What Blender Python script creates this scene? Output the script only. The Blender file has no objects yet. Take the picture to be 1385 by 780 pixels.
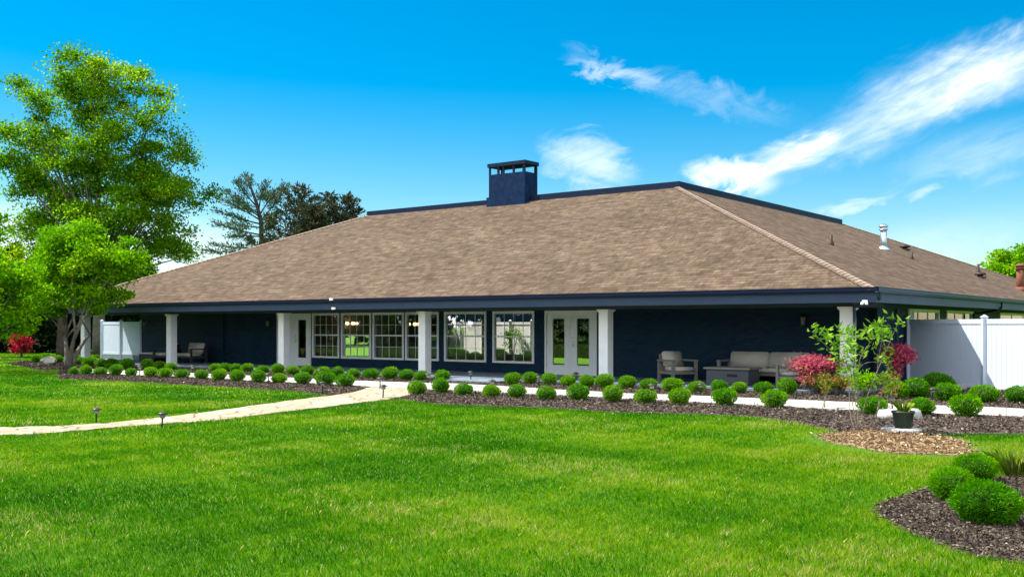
import bpy, bmesh, math, random
import numpy as np
from mathutils import Vector, Matrix

C = bpy.data.collections.new("scene_items")
S = bpy.context.scene
S.collection.children.link(C)
random.seed(7)
RNG = np.random.default_rng(11)

# ------------------------------------------------------------------ camera, world, sun, exposure
F = 1385.0; CX = 692.5; HY = 440.0; CH = 1.70          # photo pixels (1385 wide) and eye height
cam = bpy.data.cameras.new("camera"); cam_o = bpy.data.objects.new("camera", cam)
S.collection.objects.link(cam_o)
cam_o.location = (0, 0, CH); cam_o.rotation_euler = (math.radians(90), 0, 0)
cam.sensor_width = 36; cam.lens = 36.0; cam.shift_y = (HY - 390.0) / 1385.0
cam.clip_start = 0.1; cam.clip_end = 4000
S.camera = cam_o

SUN_AZ = math.atan2(-0.93, 0.22)       # measured from +Y towards +X
SUN_EL = math.radians(57)
sv = Vector((math.sin(SUN_AZ) * math.cos(SUN_EL), math.cos(SUN_AZ) * math.cos(SUN_EL), math.sin(SUN_EL)))
sun = bpy.data.lights.new("sun", 'SUN'); sun.energy = 3.3; sun.angle = math.radians(0.5); sun.color = (1.0, 0.95, 0.86)
sun_o = bpy.data.objects.new("sun", sun); S.collection.objects.link(sun_o)
sun_o.rotation_euler = sv.to_track_quat('Z', 'Y').to_euler(); sun_o.location = (-30, 10, 60)

S.view_settings.view_transform = 'Standard'; S.view_settings.look = 'None'
S.view_settings.exposure = 1.6; S.view_settings.gamma = 1.0
S.cycles.max_bounces = 8; S.cycles.transparent_max_bounces = 16
S.cycles.caustics_reflective = False; S.cycles.caustics_refractive = False
S.cycles.use_denoising = True

wd = bpy.data.worlds.new("World"); S.world = wd; wd.use_nodes = True
wt = wd.node_tree; wn = wt.nodes; wl = wt.links
for n in list(wn): wn.remove(n)
def wnode(t, **k):
    n = wn.new(t)
    for a, b in k.items(): setattr(n, a, b)
    return n
def wmath(op, a, b=None, c=None, clamp=False):
    n = wnode('ShaderNodeMath', operation=op); n.use_clamp = clamp
    for i, v in enumerate((a, b, c)):
        if v is None: continue
        if isinstance(v, (int, float)): n.inputs[i].default_value = v
        else: wl.new(v, n.inputs[i])
    return n.outputs[0]
sky = wnode('ShaderNodeTexSky'); sky.sky_type = 'NISHITA'; sky.sun_disc = False
sky.sun_elevation = SUN_EL; sky.sun_rotation = SUN_AZ; sky.air_density = 1.0; sky.dust_density = 0.3; sky.ozone_density = 2.0
hs = wnode('ShaderNodeHueSaturation'); hs.inputs['Saturation'].default_value = 1.72; hs.inputs['Hue'].default_value = 0.490
hs.inputs['Value'].default_value = 0.74
wl.new(sky.outputs[0], hs.inputs['Color'])
tc = wnode('ShaderNodeTexCoord'); sx = wnode('ShaderNodeSeparateXYZ'); wl.new(tc.outputs['Generated'], sx.inputs[0])
AZ = wmath('ARCTAN2', sx.outputs[0], sx.outputs[1]); EL = wmath('ARCSINE', sx.outputs[2])
def pxdir(x, y):
    v = Vector(((x - CX) / F, 1, (HY - y) / F)).normalized()
    return math.atan2(v.x, v.y), math.asin(v.z)
# clouds as wisps over set parts of the heavens (compass bearing and height)
comb = wnode('ShaderNodeCombineXYZ'); wl.new(AZ, comb.inputs[0]); wl.new(EL, comb.inputs[1])
def streak_noise(rot, sxx, syy, scale, det=7.0, dist=0.6, off=0.0):
    mp = wnode('ShaderNodeMapping'); mp.vector_type = 'TEXTURE'
    mp.inputs['Rotation'].default_value = (0, 0, rot); mp.inputs['Scale'].default_value = (sxx, syy, 1)
    mp.inputs['Location'].default_value = (off, off, 0)
    wl.new(comb.outputs[0], mp.inputs[0])
    nz = wnode('ShaderNodeTexNoise'); nz.inputs['Scale'].default_value = scale; nz.inputs['Detail'].default_value = det
    nz.inputs['Roughness'].default_value = 0.6; nz.inputs['Distortion'].default_value = dist
    wl.new(mp.outputs[0], nz.inputs['Vector']); return nz.outputs[0]
nA = streak_noise(math.radians(24), 2.6, 0.7, 9, off=.3)
nB = streak_noise(math.radians(-18), 2.4, 0.6, 11, off=1.7)
nC = streak_noise(math.radians(10), 1.6, 0.9, 26, 6, 1.2, off=2.2)
nF = streak_noise(math.radians(22), 3.2, 0.5, 34, 6, 1.6, off=3.1)
fine = wmath('ADD', 0.12, wmath('MULTIPLY', nF, 1.55))
wob = wmath('MULTIPLY', wmath('SUBTRACT', nC, 0.5), 0.05)
def ell(x, y, la, lb, deg, amp, nz, lo=0.32, hi=0.75, soft=1.0):
    a0, e0 = pxdir(x, y); c, s_ = math.cos(math.radians(deg)), math.sin(math.radians(deg))
    da = wmath('ADD', wmath('SUBTRACT', AZ, a0), wob); de = wmath('ADD', wmath('SUBTRACT', EL, e0), wob)
    p = wmath('DIVIDE', wmath('ADD', wmath('MULTIPLY', da, c), wmath('MULTIPLY', de, s_)), la / F)
    q = wmath('DIVIDE', wmath('SUBTRACT', wmath('MULTIPLY', de, c), wmath('MULTIPLY', da, s_)), lb / F)
    r2 = wmath('ADD', wmath('MULTIPLY', p, p), wmath('MULTIPLY', q, q))
    m = wmath('SUBTRACT', 1.0, wmath('MULTIPLY', r2, soft), clamp=True)
    mr = wnode('ShaderNodeMapRange'); mr.interpolation_type = 'SMOOTHSTEP'
    wl.new(wmath('ADD', nz, wmath('MULTIPLY', m, 0.42)), mr.inputs[0])
    mr.inputs[1].default_value = lo + 0.2; mr.inputs[2].default_value = hi + 0.32
    return wmath('MULTIPLY', wmath('MULTIPLY', wmath('MULTIPLY', mr.outputs[0], fine), wmath('POWER', m, 0.75)), amp)
cl = [ell(1215, 150, 240, 50, 24, .92, nA), ell(1340, 92, 190, 52, 8, 0.7, nA), ell(985, 240, 74, 34, -5, 1.35, nC, .2, .6), ell(1070, 210, 90, 26, 14, 1.2, nA, .25, .65),
      ell(838, 98, 100, 19, -16, 0.55, nB), ell(960, 135, 150, 34, -18, 0.35, nB), ell(795, 222, 84, 42, -22, 0.75, nB, .25, .7),
      ell(1150, 276, 80, 11, 12, 0.55, nC), ell(1243, 266, 34, 9, 18, 0.7, nC), ell(1330, 205, 130, 45, 12, 0.3, nC), ell(1240, 330, 200, 40, 10, .22, nC), ell(60, 330, 330, 60, 0, .8, nC, .2, .6)]
tot = cl[0]
for c_ in cl[1:]: tot = wmath('ADD', tot, c_)
tot = wmath('MULTIPLY', tot, wmath('GREATER_THAN', sx.outputs[1], 0.0), clamp=True)
# unseen cloud cover added behind the viewer as fill light
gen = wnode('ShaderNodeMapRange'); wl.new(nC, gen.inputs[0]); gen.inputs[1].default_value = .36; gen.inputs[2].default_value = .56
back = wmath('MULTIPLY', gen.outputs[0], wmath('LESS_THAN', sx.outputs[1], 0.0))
tot = wmath('MULTIPLY', tot, 0.86); tot = wmath('MINIMUM', wmath('ADD', tot, back), 0.96)
mixc = wnode('ShaderNodeMix', data_type='RGBA'); wl.new(tot, mixc.inputs[0]); wl.new(hs.outputs[0], mixc.inputs[6]); mixc.inputs[7].default_value = (5.6, 5.95, 6.1, 1)
mixb = wnode('ShaderNodeMix', data_type='RGBA'); wl.new(wmath('MULTIPLY', back, .8), mixb.inputs[0]); wl.new(mixc.outputs[2], mixb.inputs[6]); mixb.inputs[7].default_value = (10.5, 11.0, 11.6, 1)   # added unseen cloud, brightened to lift shaded front faces
bg = wnode('ShaderNodeBackground'); bg.inputs[1].default_value = 0.075
SKY_GAIN = bg
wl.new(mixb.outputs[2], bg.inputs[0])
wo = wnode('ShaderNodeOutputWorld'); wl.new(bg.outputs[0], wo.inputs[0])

# ------------------------------------------------------------------ helpers
U = Vector((0.796, -0.605, 0)).normalized(); N = Vector((-U.y, U.x, 0))       # along the front, and into the building
P0 = Vector((8.37, 25.52, 0))
ROT = math.atan2(U.y, U.x)
def W(a, b, z=0.0): return P0 + U * a + N * b + Vector((0, 0, z))
def G(x, y, z=0.0):
    Y = F * (CH - z) / (y - HY); return Vector(((x - CX) / F * Y, Y, z))
def at(x, y, Y): return Vector(((x - CX) / F * Y, Y, CH + (HY - y) / F * Y))
def a_at(x, b):
    r = (x - CX) / F
    return -(P0.x + N.x * b - r * (P0.y + N.y * b)) / (U.x - r * U.y)
def b_at(x, a):
    r = (x - CX) / F
    return -(P0.x + U.x * a - r * (P0.y + U.y * a)) / (N.x - r * N.y)

def link(o, parent=None):
    C.objects.link(o)
    if parent: o.parent = parent
    return o
def tag(o, label=None, cat=None, group=None, kind=None):
    if label: o['label'] = label
    if cat: o['category'] = cat
    if group: o['group'] = group
    if kind: o['kind'] = kind
    return o
def empty(name, loc=(0, 0, 0), rz=0.0, parent=None):
    o = bpy.data.objects.new(name, None); o.empty_display_size = .3
    link(o, parent); o.location = loc; o.rotation_euler = (0, 0, rz); return o
def copy_tree(o, parent=None):
    c = o.copy(); link(c, parent)
    for ch in list(o.children): copy_tree(ch, c)
    return c

class MB:
    def __init__(s): s.v = []; s.f = []; s.uv = None
    def add(s, vs, fs):
        k = len(s.v); s.v += [tuple(v) for v in vs]; s.f += [tuple(i + k for i in f) for f in fs]; return s
    def box(s, x0, x1, y0, y1, z0, z1):
        return s.add([(x0,y0,z0),(x1,y0,z0),(x1,y1,z0),(x0,y1,z0),(x0,y0,z1),(x1,y0,z1),(x1,y1,z1),(x0,y1,z1)],
              [(0,3,2,1),(4,5,6,7),(0,1,5,4),(1,2,6,5),(2,3,7,6),(3,0,4,7)])
    def obox(s, m, x0, x1, y0, y1, z0, z1):
        t = MB().box(x0, x1, y0, y1, z0, z1); return s.add([m @ Vector(v) for v in t.v], t.f)
    def tube(s, pts, rad, n=8, caps=True):
        pts = [Vector(p) for p in pts]; vs = []; fs = []
        if not hasattr(rad, '__len__'): rad = [rad] * len(pts)
        up = Vector((0, 0, 1))
        for i, p in enumerate(pts):
            d = (pts[min(i + 1, len(pts) - 1)] - pts[max(i - 1, 0)])
            d = d.normalized() if d.length > 1e-6 else up
            q = d.cross(up)
            if q.length < 1e-3: q = d.cross(Vector((1, 0, 0)))
            q.normalize(); r = q.cross(d)
            for k in range(n):
                t = 2 * math.pi * k / n; vs.append(p + (q * math.cos(t) + r * math.sin(t)) * rad[i])
        for i in range(len(pts) - 1):
            for k in range(n):
                a, b = i * n + k, i * n + (k + 1) % n; fs.append((a, b, b + n, a + n))
        if caps: fs.append(tuple(range(n))[::-1]); fs.append(tuple((len(pts) - 1) * n + k for k in range(n)))
        return s.add(vs, fs)
    def lathe(s, prof, n=16, c=(0, 0, 0)):
        vs = []; fs = []
        for (r, z) in prof:
            for k in range(n):
                t = 2 * math.pi * k / n; vs.append((c[0] + r * math.cos(t), c[1] + r * math.sin(t), c[2] + z))
        for i in range(len(prof) - 1):
            for k in range(n):
                a, b = i * n + k, i * n + (k + 1) % n; fs.append((a, b, b + n, a + n))
        fs.append(tuple(range(n))[::-1]); fs.append(tuple((len(prof) - 1) * n + k for k in range(n)))
        return s.add(vs, fs)
    def prof(s, outline, axis, lo, hi):
        """outline in the plane across `axis` ('x' or 'y'), swept from lo to hi"""
        n = len(outline); vs = []
        for t in (lo, hi):
            for (p, q) in outline: vs.append((t, p, q) if axis == 'x' else (p, t, q))
        fs = [tuple(range(n)), tuple(range(n, 2 * n))[::-1]]
        fs += [(i, i + n, (i + 1) % n + n, (i + 1) % n) for i in range(n)]
        return s.add(vs, fs)
    def build(s, name, mat, parent=None, smooth=False, bevel=0.0):
        me = bpy.data.meshes.new(name); me.from_pydata([tuple(v) for v in s.v], [], s.f)
        bm = bmesh.new(); bm.from_mesh(me)
        bmesh.ops.recalc_face_normals(bm, faces=bm.faces)
        if bevel: bmesh.ops.bevel(bm, geom=bm.edges[:], offset=bevel, segments=2, affect='EDGES', clamp_overlap=True)
        bm.to_mesh(me); bm.free()
        me.materials.append(mat)
        if smooth:
            for p in me.polygons: p.use_smooth = True
        o = bpy.data.objects.new(name, me); return link(o, parent)

def sheet(name, pts, z0, z1, mat, parent=None):
    """flat polygon with a skirt down to z0"""
    me = bpy.data.meshes.new(name); bm = bmesh.new()
    top = [bm.verts.new((p[0], p[1], z1)) for p in pts]; bot = [bm.verts.new((p[0], p[1], z0)) for p in pts]
    f = bm.faces.new(top); n = len(top)
    for i in range(n): bm.faces.new((top[i], top[(i + 1) % n], bot[(i + 1) % n], bot[i]))
    bmesh.ops.triangulate(bm, faces=[f]); bmesh.ops.recalc_face_normals(bm, faces=bm.faces)
    bm.to_mesh(me); bm.free(); me.materials.append(mat)
    for p in me.polygons:
        if abs(p.normal.z) > .9 and p.normal.z < 0: me.flip_normals(); break
    return link(bpy.data.objects.new(name, me), parent)

def smooth_pts(pts, k=6):
    """Catmull-Rom through an open run of points"""
    P = [Vector(p) for p in pts]; out = []
    for i in range(len(P) - 1):
        p0, p1, p2, p3 = P[max(i - 1, 0)], P[i], P[i + 1], P[min(i + 2, len(P) - 1)]
        for j in range(k):
            t = j / k
            out.append(0.5 * ((2 * p1) + (p2 - p0) * t + (2 * p0 - 5 * p1 + 4 * p2 - p3) * t * t + (3 * p1 - p0 - 3 * p2 + p3) * t ** 3))
    out.append(P[-1]); return out

def inside(px, py, poly):
    poly = np.array([(p[0], p[1]) for p in poly]); res = np.zeros(len(px), bool); n = len(poly)
    j = n - 1
    for i in range(n):
        xi, yi = poly[i]; xj, yj = poly[j]
        c = ((yi > py) != (yj > py)) & (px < (xj - xi) * (py - yi) / ((yj - yi) if yj != yi else 1e-9) + xi)
        res ^= c; j = i
    return res

def fast_mesh(name, V, Fc, tone, mats, mat_idx=None):
    """V (n,3), Fc (m,k) index array, tone (n,)"""
    me = bpy.data.meshes.new(name); n = len(V); m, k = Fc.shape
    me.vertices.add(n); me.vertices.foreach_set('co', V.astype(np.float32).ravel())
    me.loops.add(m * k); me.loops.foreach_set('vertex_index', Fc.astype(np.int32).ravel())
    me.polygons.add(m); me.polygons.foreach_set('loop_start', np.arange(0, m * k, k, dtype=np.int32))
    at_ = me.attributes.new('tone', 'FLOAT', 'POINT'); at_.data.foreach_set('value', tone.astype(np.float32))
    for mt in (mats if isinstance(mats, (list, tuple)) else [mats]): me.materials.append(mt)
    if mat_idx is not None: me.polygons.foreach_set('material_index', mat_idx.astype(np.int32))
    me.update(calc_edges=True); return me
def unit(a): return a / np.maximum(np.linalg.norm(a, axis=-1, keepdims=True), 1e-9)
def leaf_cards(P, D, L, Wd, tone, rng, fold=0.15):
    """diamond leaves: base P, direction D, length L, width Wd"""
    n = len(P); L = np.broadcast_to(L, (n,))[:, None]; Wd = np.broadcast_to(Wd, (n,))[:, None]
    s = unit(np.cross(D, rng.normal(size=(n, 3)))); nn = np.cross(D, s)
    mid = P + D * L * .45
    V = np.stack([P, mid + s * Wd * .5 + nn * L * fold, P + D * L, mid - s * Wd * .5 + nn * L * fold], 1).reshape(-1, 3)
    Fc = np.arange(4 * n).reshape(n, 4); return V, Fc, np.repeat(tone, 4)

# ------------------------------------------------------------------ materials
MATS = {}
def newmat(name):
    m = bpy.data.materials.new(name); m.use_nodes = True; t = m.node_tree
    for n in list(t.nodes): t.nodes.remove(n)
    out = t.nodes.new('ShaderNodeOutputMaterial'); MATS[name] = m; return m, t, out
class NT:
    def __init__(s, t): s.t = t
    def n(s, ty, ins=None, **k):
        x = s.t.nodes.new(ty)
        for a, b in k.items(): setattr(x, a, b)
        for a, b in (ins or {}).items():
            if hasattr(b, 'node'): s.t.links.new(b, x.inputs[a])
            else: x.inputs[a].default_value = b
        return x
    def ramp(s, fac, stops, interp='LINEAR'):
        r = s.t.nodes.new('ShaderNodeValToRGB'); s.t.links.new(fac, r.inputs[0]); r.color_ramp.interpolation = interp
        e = r.color_ramp.elements
        while len(e) < len(stops): e.new(.5)
        for x, (p, c) in zip(e, stops): x.position = p; x.color = (*c, 1) if len(c) == 3 else c
        return r.outputs[0]
    def mix(s, fac, a, b, mode='MIX'):
        m = s.n('ShaderNodeMix', {0: fac, 6: a if hasattr(a, 'node') else (*a, 1), 7: b if hasattr(b, 'node') else (*b, 1)}, data_type='RGBA', blend_type=mode); return m.outputs[2]
    def noise(s, vec, scale, det=4, rough=.55, dist=0):
        i = {'Scale': scale, 'Detail': det, 'Roughness': rough, 'Distortion': dist}
        if vec is not None: i['Vector'] = vec
        return s.n('ShaderNodeTexNoise', i).outputs[0]
    def obj(s): return s.n('ShaderNodeTexCoord').outputs['Object']
    def bump(s, h, strength=.4, dist=.01, normal=None):
        i = {'Height': h, 'Strength': strength, 'Distance': dist}
        if normal is not None: i['Normal'] = normal
        return s.n('ShaderNodeBump', i).outputs[0]
    def bsdf(s, out, col, rough=.6, normal=None, metal=0, spec=.5):
        i = {'Base Color': col if hasattr(col, 'node') else (*col, 1), 'Roughness': rough, 'Metallic': metal, 'Specular IOR Level': spec}
        if normal is not None: i['Normal'] = normal
        b = s.n('ShaderNodeBsdfPrincipled', i); s.t.links.new(b.outputs[0], out.inputs[0]); return b
def simple(name, col, rough=.6, var=.12, scale=6, bump=0.0, bscale=60, metal=0, spec=.4):
    m, t, o = newmat(name); h = NT(t); v = h.obj()
    a = h.noise(v, scale, 5)
    c = h.ramp(a, [(.3, tuple(x * (1 - var) for x in col)), (.7, tuple(min(1, x * (1 + var)) for x in col))])
    nr = h.bump(h.noise(v, bscale, 4), bump, .01) if bump else None
    h.bsdf(o, c, rough, nr, metal, spec); return m
def leafmat(name, stops, trans=.35, rough=.5, patch=0.0, hue_rand=0.0):
    m, t, o = newmat(name); h = NT(t)
    at_ = h.n('ShaderNodeAttribute', attribute_name='tone'); c = h.ramp(at_.outputs['Fac'], stops)
    if hue_rand:
        oi = h.n('ShaderNodeObjectInfo')
        vv = h.n('ShaderNodeMapRange', {0: oi.outputs['Random'], 1: 0, 2: 1, 3: 1 - hue_rand, 4: 1 + hue_rand}).outputs[0]
        hh = h.n('ShaderNodeMapRange', {0: oi.outputs['Random'], 1: 0, 2: 1, 3: .5 + hue_rand * .08, 4: .5 - hue_rand * .08}).outputs[0]
        c = h.n('ShaderNodeHueSaturation', {'Hue': hh, 'Value': vv, 'Color': c}).outputs[0]
    b = h.n('ShaderNodeBsdfPrincipled', {'Base Color': c, 'Roughness': rough, 'Specular IOR Level': .05})
    tr = h.n('ShaderNodeBsdfTranslucent', {'Color': c})
    mx = h.n('ShaderNodeMixShader', {0: trans, 1: b.outputs[0], 2: tr.outputs[0]}); t.links.new(mx.outputs[0], o.inputs[0]); return m

chim_m = simple('dark_navy_chimney_paint', (.006, .022, .062), .8, .3, 5, .4, 18, spec=.08)
navy_trim = simple('navy_painted_trim', (.038, .062, .108), .5, .08, 2, spec=.2)
gutter_m = simple('dark_navy_gutter_metal', (.006, .014, .040), .5, .1, 3, spec=.15)
soffit_m = simple('navy_soffit_boards', (.014, .026, .036), .6, .1, 2)
white_paint = simple('white_column_paint', (.86, .86, .85), .5, .05, 3)
frame_white = simple('white_window_vinyl', (.82, .83, .81), .45, .04, 4)
vinyl = simple('white_fence_vinyl', (.56, .63, .74), .4, .03, 1.2)
white_vinyl = simple('clean_white_vinyl', (.88, .87, .84), .4, .03, 1.2)
black_metal = simple('black_metal', (.012, .012, .013), .4, .2, 20)
bronze = simple('bronze_lamp_metal', (.05, .045, .035), .4, .2, 20)
lens_m = simple('frosted_lamp_lens', (.22, .22, .20), .3, .1, 20)
steel = simple('galvanised_steel', (.55, .6, .66), .3, .15, 12, metal=.85)
rust = simple('rusty_flue_steel', (.17, .055, .03), .8, .4, 14, .3)
brownpipe = simple('dark_brown_pipe', (.035, .02, .014), .6, .25, 14)
frame_taupe = simple('taupe_furniture_frame', (.20, .18, .16), .6, .1, 12)
cushion = simple('light_taupe_cushion', (.52, .475, .40), .9, .06, 5, .15, 300)
cushion_d = simple('dark_grey_wicker', (.03, .032, .036), .8, .2, 40, .3, 120)
firetable_m = simple('charcoal_table_panel', (.07, .075, .085), .6, .1, 6)
pot_m = simple('dark_green_plastic_pot', (.022, .036, .022), .45, .15, 8)
stone_m = simple('pale_limestone', (.42, .42, .38), .85, .25, 5, .6, 14)
rock_m = simple('grey_fieldstone', (.17, .175, .15), .9, .35, 4, .8, 9)
bark_grey = simple('grey_bark', (.15, .13, .105), .9, .35, 5, .9, 22)
bark_dark = simple('dark_bark', (.06, .045, .035), .95, .35, 5, .9, 22)
stem_m = simple('pale_grey_stems', (.22, .18, .135), .8, .3, 14)
floor_m = simple('wood_floor', (.09, .055, .035), .35, .25, 2)
inner_m = simple('interior_plaster', (.18, .17, .155), .8, .05, 2)
slab_m = simple('grey_painted_slab', (.16, .20, .24), .7, .15, 1.5, .15, 40)

def brick_mat():
    m, t, o = newmat('navy_painted_brick'); h = NT(t); v = h.obj()
    sp = h.n('ShaderNodeSeparateXYZ', {0: v}); ad = h.n('ShaderNodeMath', {0: sp.outputs[0], 1: sp.outputs[1]}, operation='ADD')
    cb = h.n('ShaderNodeCombineXYZ', {0: ad.outputs[0], 1: sp.outputs[2]})
    b = h.n('ShaderNodeTexBrick', {'Vector': cb.outputs[0], 'Color1': (.002, .009, .030, 1), 'Color2': (.007, .034, .080, 1), 'Mortar': (.001, .005, .018, 1), 'Scale': 1.0,
        'Mortar Size': .008, 'Brick Width': .22, 'Row Height': .075})
    c = h.mix(h.ramp(h.noise(v, 1.1, 5, .65), [(.35, (0, 0, 0)), (.65, (1, 1, 1))]), b.outputs['Color'], (.004, .032, .050)); c = h.mix(h.n('ShaderNodeMath', {0: h.noise(v, 5, 5), 1: .4}, operation='MULTIPLY').outputs[0], c, (.008, .036, .085))
    inv = h.n('ShaderNodeMath', {0: 1.0, 1: b.outputs['Fac']}, operation='SUBTRACT').outputs[0]
    h.bsdf(o, c, .6, h.bump(h.noise(v, 60), .25, .004, h.bump(inv, 1.0, .016)), 0, .18); return m
brick = brick_mat()

def roof_mat(name, c1, c2, c3, streak=1.0):
    m, t, o = newmat(name); h = NT(t); uv = h.n('ShaderNodeUVMap').outputs[0]
    b = h.n('ShaderNodeTexBrick', {'Vector': uv, 'Color1': (0, 0, 0, 1), 'Color2': (1, 1, 1, 1), 'Mortar': (.5, .5, .5, 1), 'Scale': 1.0,
        'Mortar Size': .004, 'Mortar Smooth': .3, 'Brick Width': .42, 'Row Height': .20, 'Bias': 0.0}); b.offset = .43
    tab = h.n('ShaderNodeTexBrick', {'Vector': uv, 'Color1': (0, 0, 0, 1), 'Color2': (1, 1, 1, 1), 'Mortar': (.0, .0, .0, 1), 'Scale': 1.0,
        'Mortar Size': .0, 'Brick Width': .26, 'Row Height': .20, 'Bias': -.1}); tab.offset = .37
    # each row throws its lower edge proud of the next: a saw-tooth height
    sp = h.n('ShaderNodeSeparateXYZ', {0: uv}); fr = h.n('ShaderNodeMath', {0: sp.outputs[1], 1: 1 / .20}, operation='MULTIPLY').outputs[0]
    fr = h.n('ShaderNodeMath', {0: fr}, operation='FRACT').outputs[0]
    hgt = h.n('ShaderNodeMath', {0: 1.0, 1: fr}, operation='SUBTRACT').outputs[0]
    ra = h.n('ShaderNodeMix', {0: .55, 6: b.outputs['Color'], 7: tab.outputs['Color']}, data_type='RGBA').outputs[2]
    c = h.ramp(ra, [(.0, c1), (.5, c2), (1, c3)])
    gr = h.noise(uv, 90, 3); c = h.mix(.35, c, h.ramp(gr, [(.3, tuple(x * .5 for x in c2)), (.7, tuple(x * 1.5 for x in c2))]))
    big = h.noise(uv, .35, 4, .6); c = h.mix(1, c, h.ramp(big, [(.3, (.86, .84, .82)), (.7, (1.1, 1.1, 1.1))]), 'MULTIPLY')
    st = h.n('ShaderNodeMapping', {'Vector': uv, 'Scale': (1.5, .12, 1)}).outputs[0]; sp_ = h.n('ShaderNodeMapping', {'Vector': uv, 'Scale': (9, 3.2, 1)}).outputs[0]
    c = h.mix(1, c, h.ramp(h.noise(sp_, 1.0, 3, .7), [(.34, (.70, .69, .68)), (.66, (1.32, 1.3, 1.28))]), 'MULTIPLY')
    c = h.mix(1, c, h.ramp(h.noise(st, 1.0, 4), [(.3, (.93, .92, .91)), (.65, (1.05, 1.05, 1.05))]), 'MULTIPLY')
    # every course darkens along its lower edge, slightly at its top
    edge = h.ramp(fr, [(.0, (.25, .22, .21)), (.2, (.95, .95, .95)), (.9, (1, 1, 1)), (1, (.8, .8, .8))]); c = h.mix(1, c, edge, 'MULTIPLY')
    hh = h.n('ShaderNodeMath', {0: ra, 1: .5}, operation='MULTIPLY').outputs[0]; hh = h.n('ShaderNodeMath', {0: hh, 1: hgt}, operation='ADD').outputs[0]
    h.bsdf(o, c, .95, h.bump(gr, .3, .004, h.bump(hh, .7, .012)), 0, .12); return m
roof_front_m = roof_mat('brown_asphalt_shingles', (.050, .035, .024), (.112, .080, .055), (.190, .140, .098))
cap_m = simple('hip_cap_shingles', (.26, .19, .145), .95, .15, 3, .5, 30)

def glass_mat():
    m, t, o = newmat('window_glass'); h = NT(t)
    fr = h.n('ShaderNodeFresnel', {'IOR': 1.5}); sc = h.n('ShaderNodeMath', {0: fr.outputs[0], 1: 1.5}, operation='MULTIPLY')
    a = h.n('ShaderNodeBsdfTransparent', {'Color': (.95, .97, .96, 1)}); b = h.n('ShaderNodeBsdfGlossy', {'Color': (1, 1, 1, 1), 'Roughness': .01})
    mx = h.n('ShaderNodeMixShader', {0: sc.outputs[0], 1: a.outputs[0], 2: b.outputs[0]}); t.links.new(mx.outputs[0], o.inputs[0]); return m
glass = glass_mat()
def emis(name, col, st):
    m, t, o = newmat(name); h = NT(t); e = h.n('ShaderNodeEmission', {'Color': (*col, 1), 'Strength': st}); t.links.new(e.outputs[0], o.inputs[0]); return m
bulb_m = emis('warm_lit_bulb', (1, .66, .32), 1.3)

def lawn_mat():
    m, t, o = newmat('lawn_soil_and_thatch'); h = NT(t); v = h.obj()
    big = h.noise(v, .22, 5, .6, .4); fine = h.noise(v, 9, 6, .7); vf = h.noise(v, 60, 3, .7)
    c = h.ramp(big, [(.3, (.02, .085, .001)), (.5, (.045, .14, .001)), (.7, (.09, .18, .003))])
    c = h.mix(.55, c, h.ramp(fine, [(.3, (.03, .08, .005)), (.55, (.08, .19, .012)), (.75, (.16, .24, .03))]))
    c = h.mix(.3, c, h.ramp(vf, [(.35, (.02, .05, .004)), (.6, (.12, .22, .02))]))
    h.bsdf(o, c, .95, h.bump(vf, .5, .03, h.bump(fine, .6, .06)), 0, .1); return m
lawn_m = lawn_mat()
grass_m = leafmat('grass_blades', [(0, (.010, .10, .001)), (.3, (.035, .19, .001)), (.62, (.11, .31, .001)), (.88, (.28, .43, .003)), (.93, (.48, .42, .10)), (1, (.66, .58, .27))], .48, .5)
def mulch_mat():
    m, t, o = newmat('shredded_bark_mulch'); h = NT(t); v = h.obj()
    vo = h.n('ShaderNodeTexVoronoi', {'Vector': v, 'Scale': 26.0, 'Randomness': 1.0}); vo2 = h.n('ShaderNodeTexVoronoi', {'Vector': v, 'Scale': 9.0})
    c = h.ramp(vo.outputs['Color'], [(.1, (.045, .030, .022)), (.5, (.13, .094, .074)), (.9, (.27, .215, .17))])
    c = h.mix(h.noise(v, .8, 4), c, (.10, .075, .07)); c = h.mix(.25, c, h.ramp(vo2.outputs['Color'], [(.2, (.04, .028, .024)), (.9, (.22, .17, .15))]))
    h.bsdf(o, c, .95, h.bump(vo.outputs['Distance'], .9, .05), 0, .1); return m
mulch_m = mulch_mat()
chip_m = leafmat('mulch_bark_chips', [(0, (.030, .022, .017)), (.5, (.100, .078, .060)), (.85, (.24, .20, .155)), (1, (.46, .40, .31))], 0, .9)
tan_chip_m = leafmat('fresh_wood_chips', [(0, (.10, .06, .035)), (.5, (.33, .22, .12)), (1, (.66, .52, .34))], 0, .85)
chipground_m = simple('sawdust_ground', (.30, .21, .12), .95, .4, 9, .8, 40)
def concrete_mat():
    m, t, o = newmat('pale_concrete_walk'); h = NT(t); v = h.obj()
    c = h.ramp(h.noise(v, 1.4, 6, .65), [(.3, (.38, .34, .29)), (.7, (.54, .50, .44))]); c = h.mix(.25, c, h.ramp(h.noise(v, 40, 4), [(.35, (.4, .37, .33)), (.65, (.72, .7, .66))]))
    h.bsdf(o, c, .85, h.bump(h.noise(v, 80), .2, .004), 0, .2); return m
concrete_m = concrete_mat()
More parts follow.
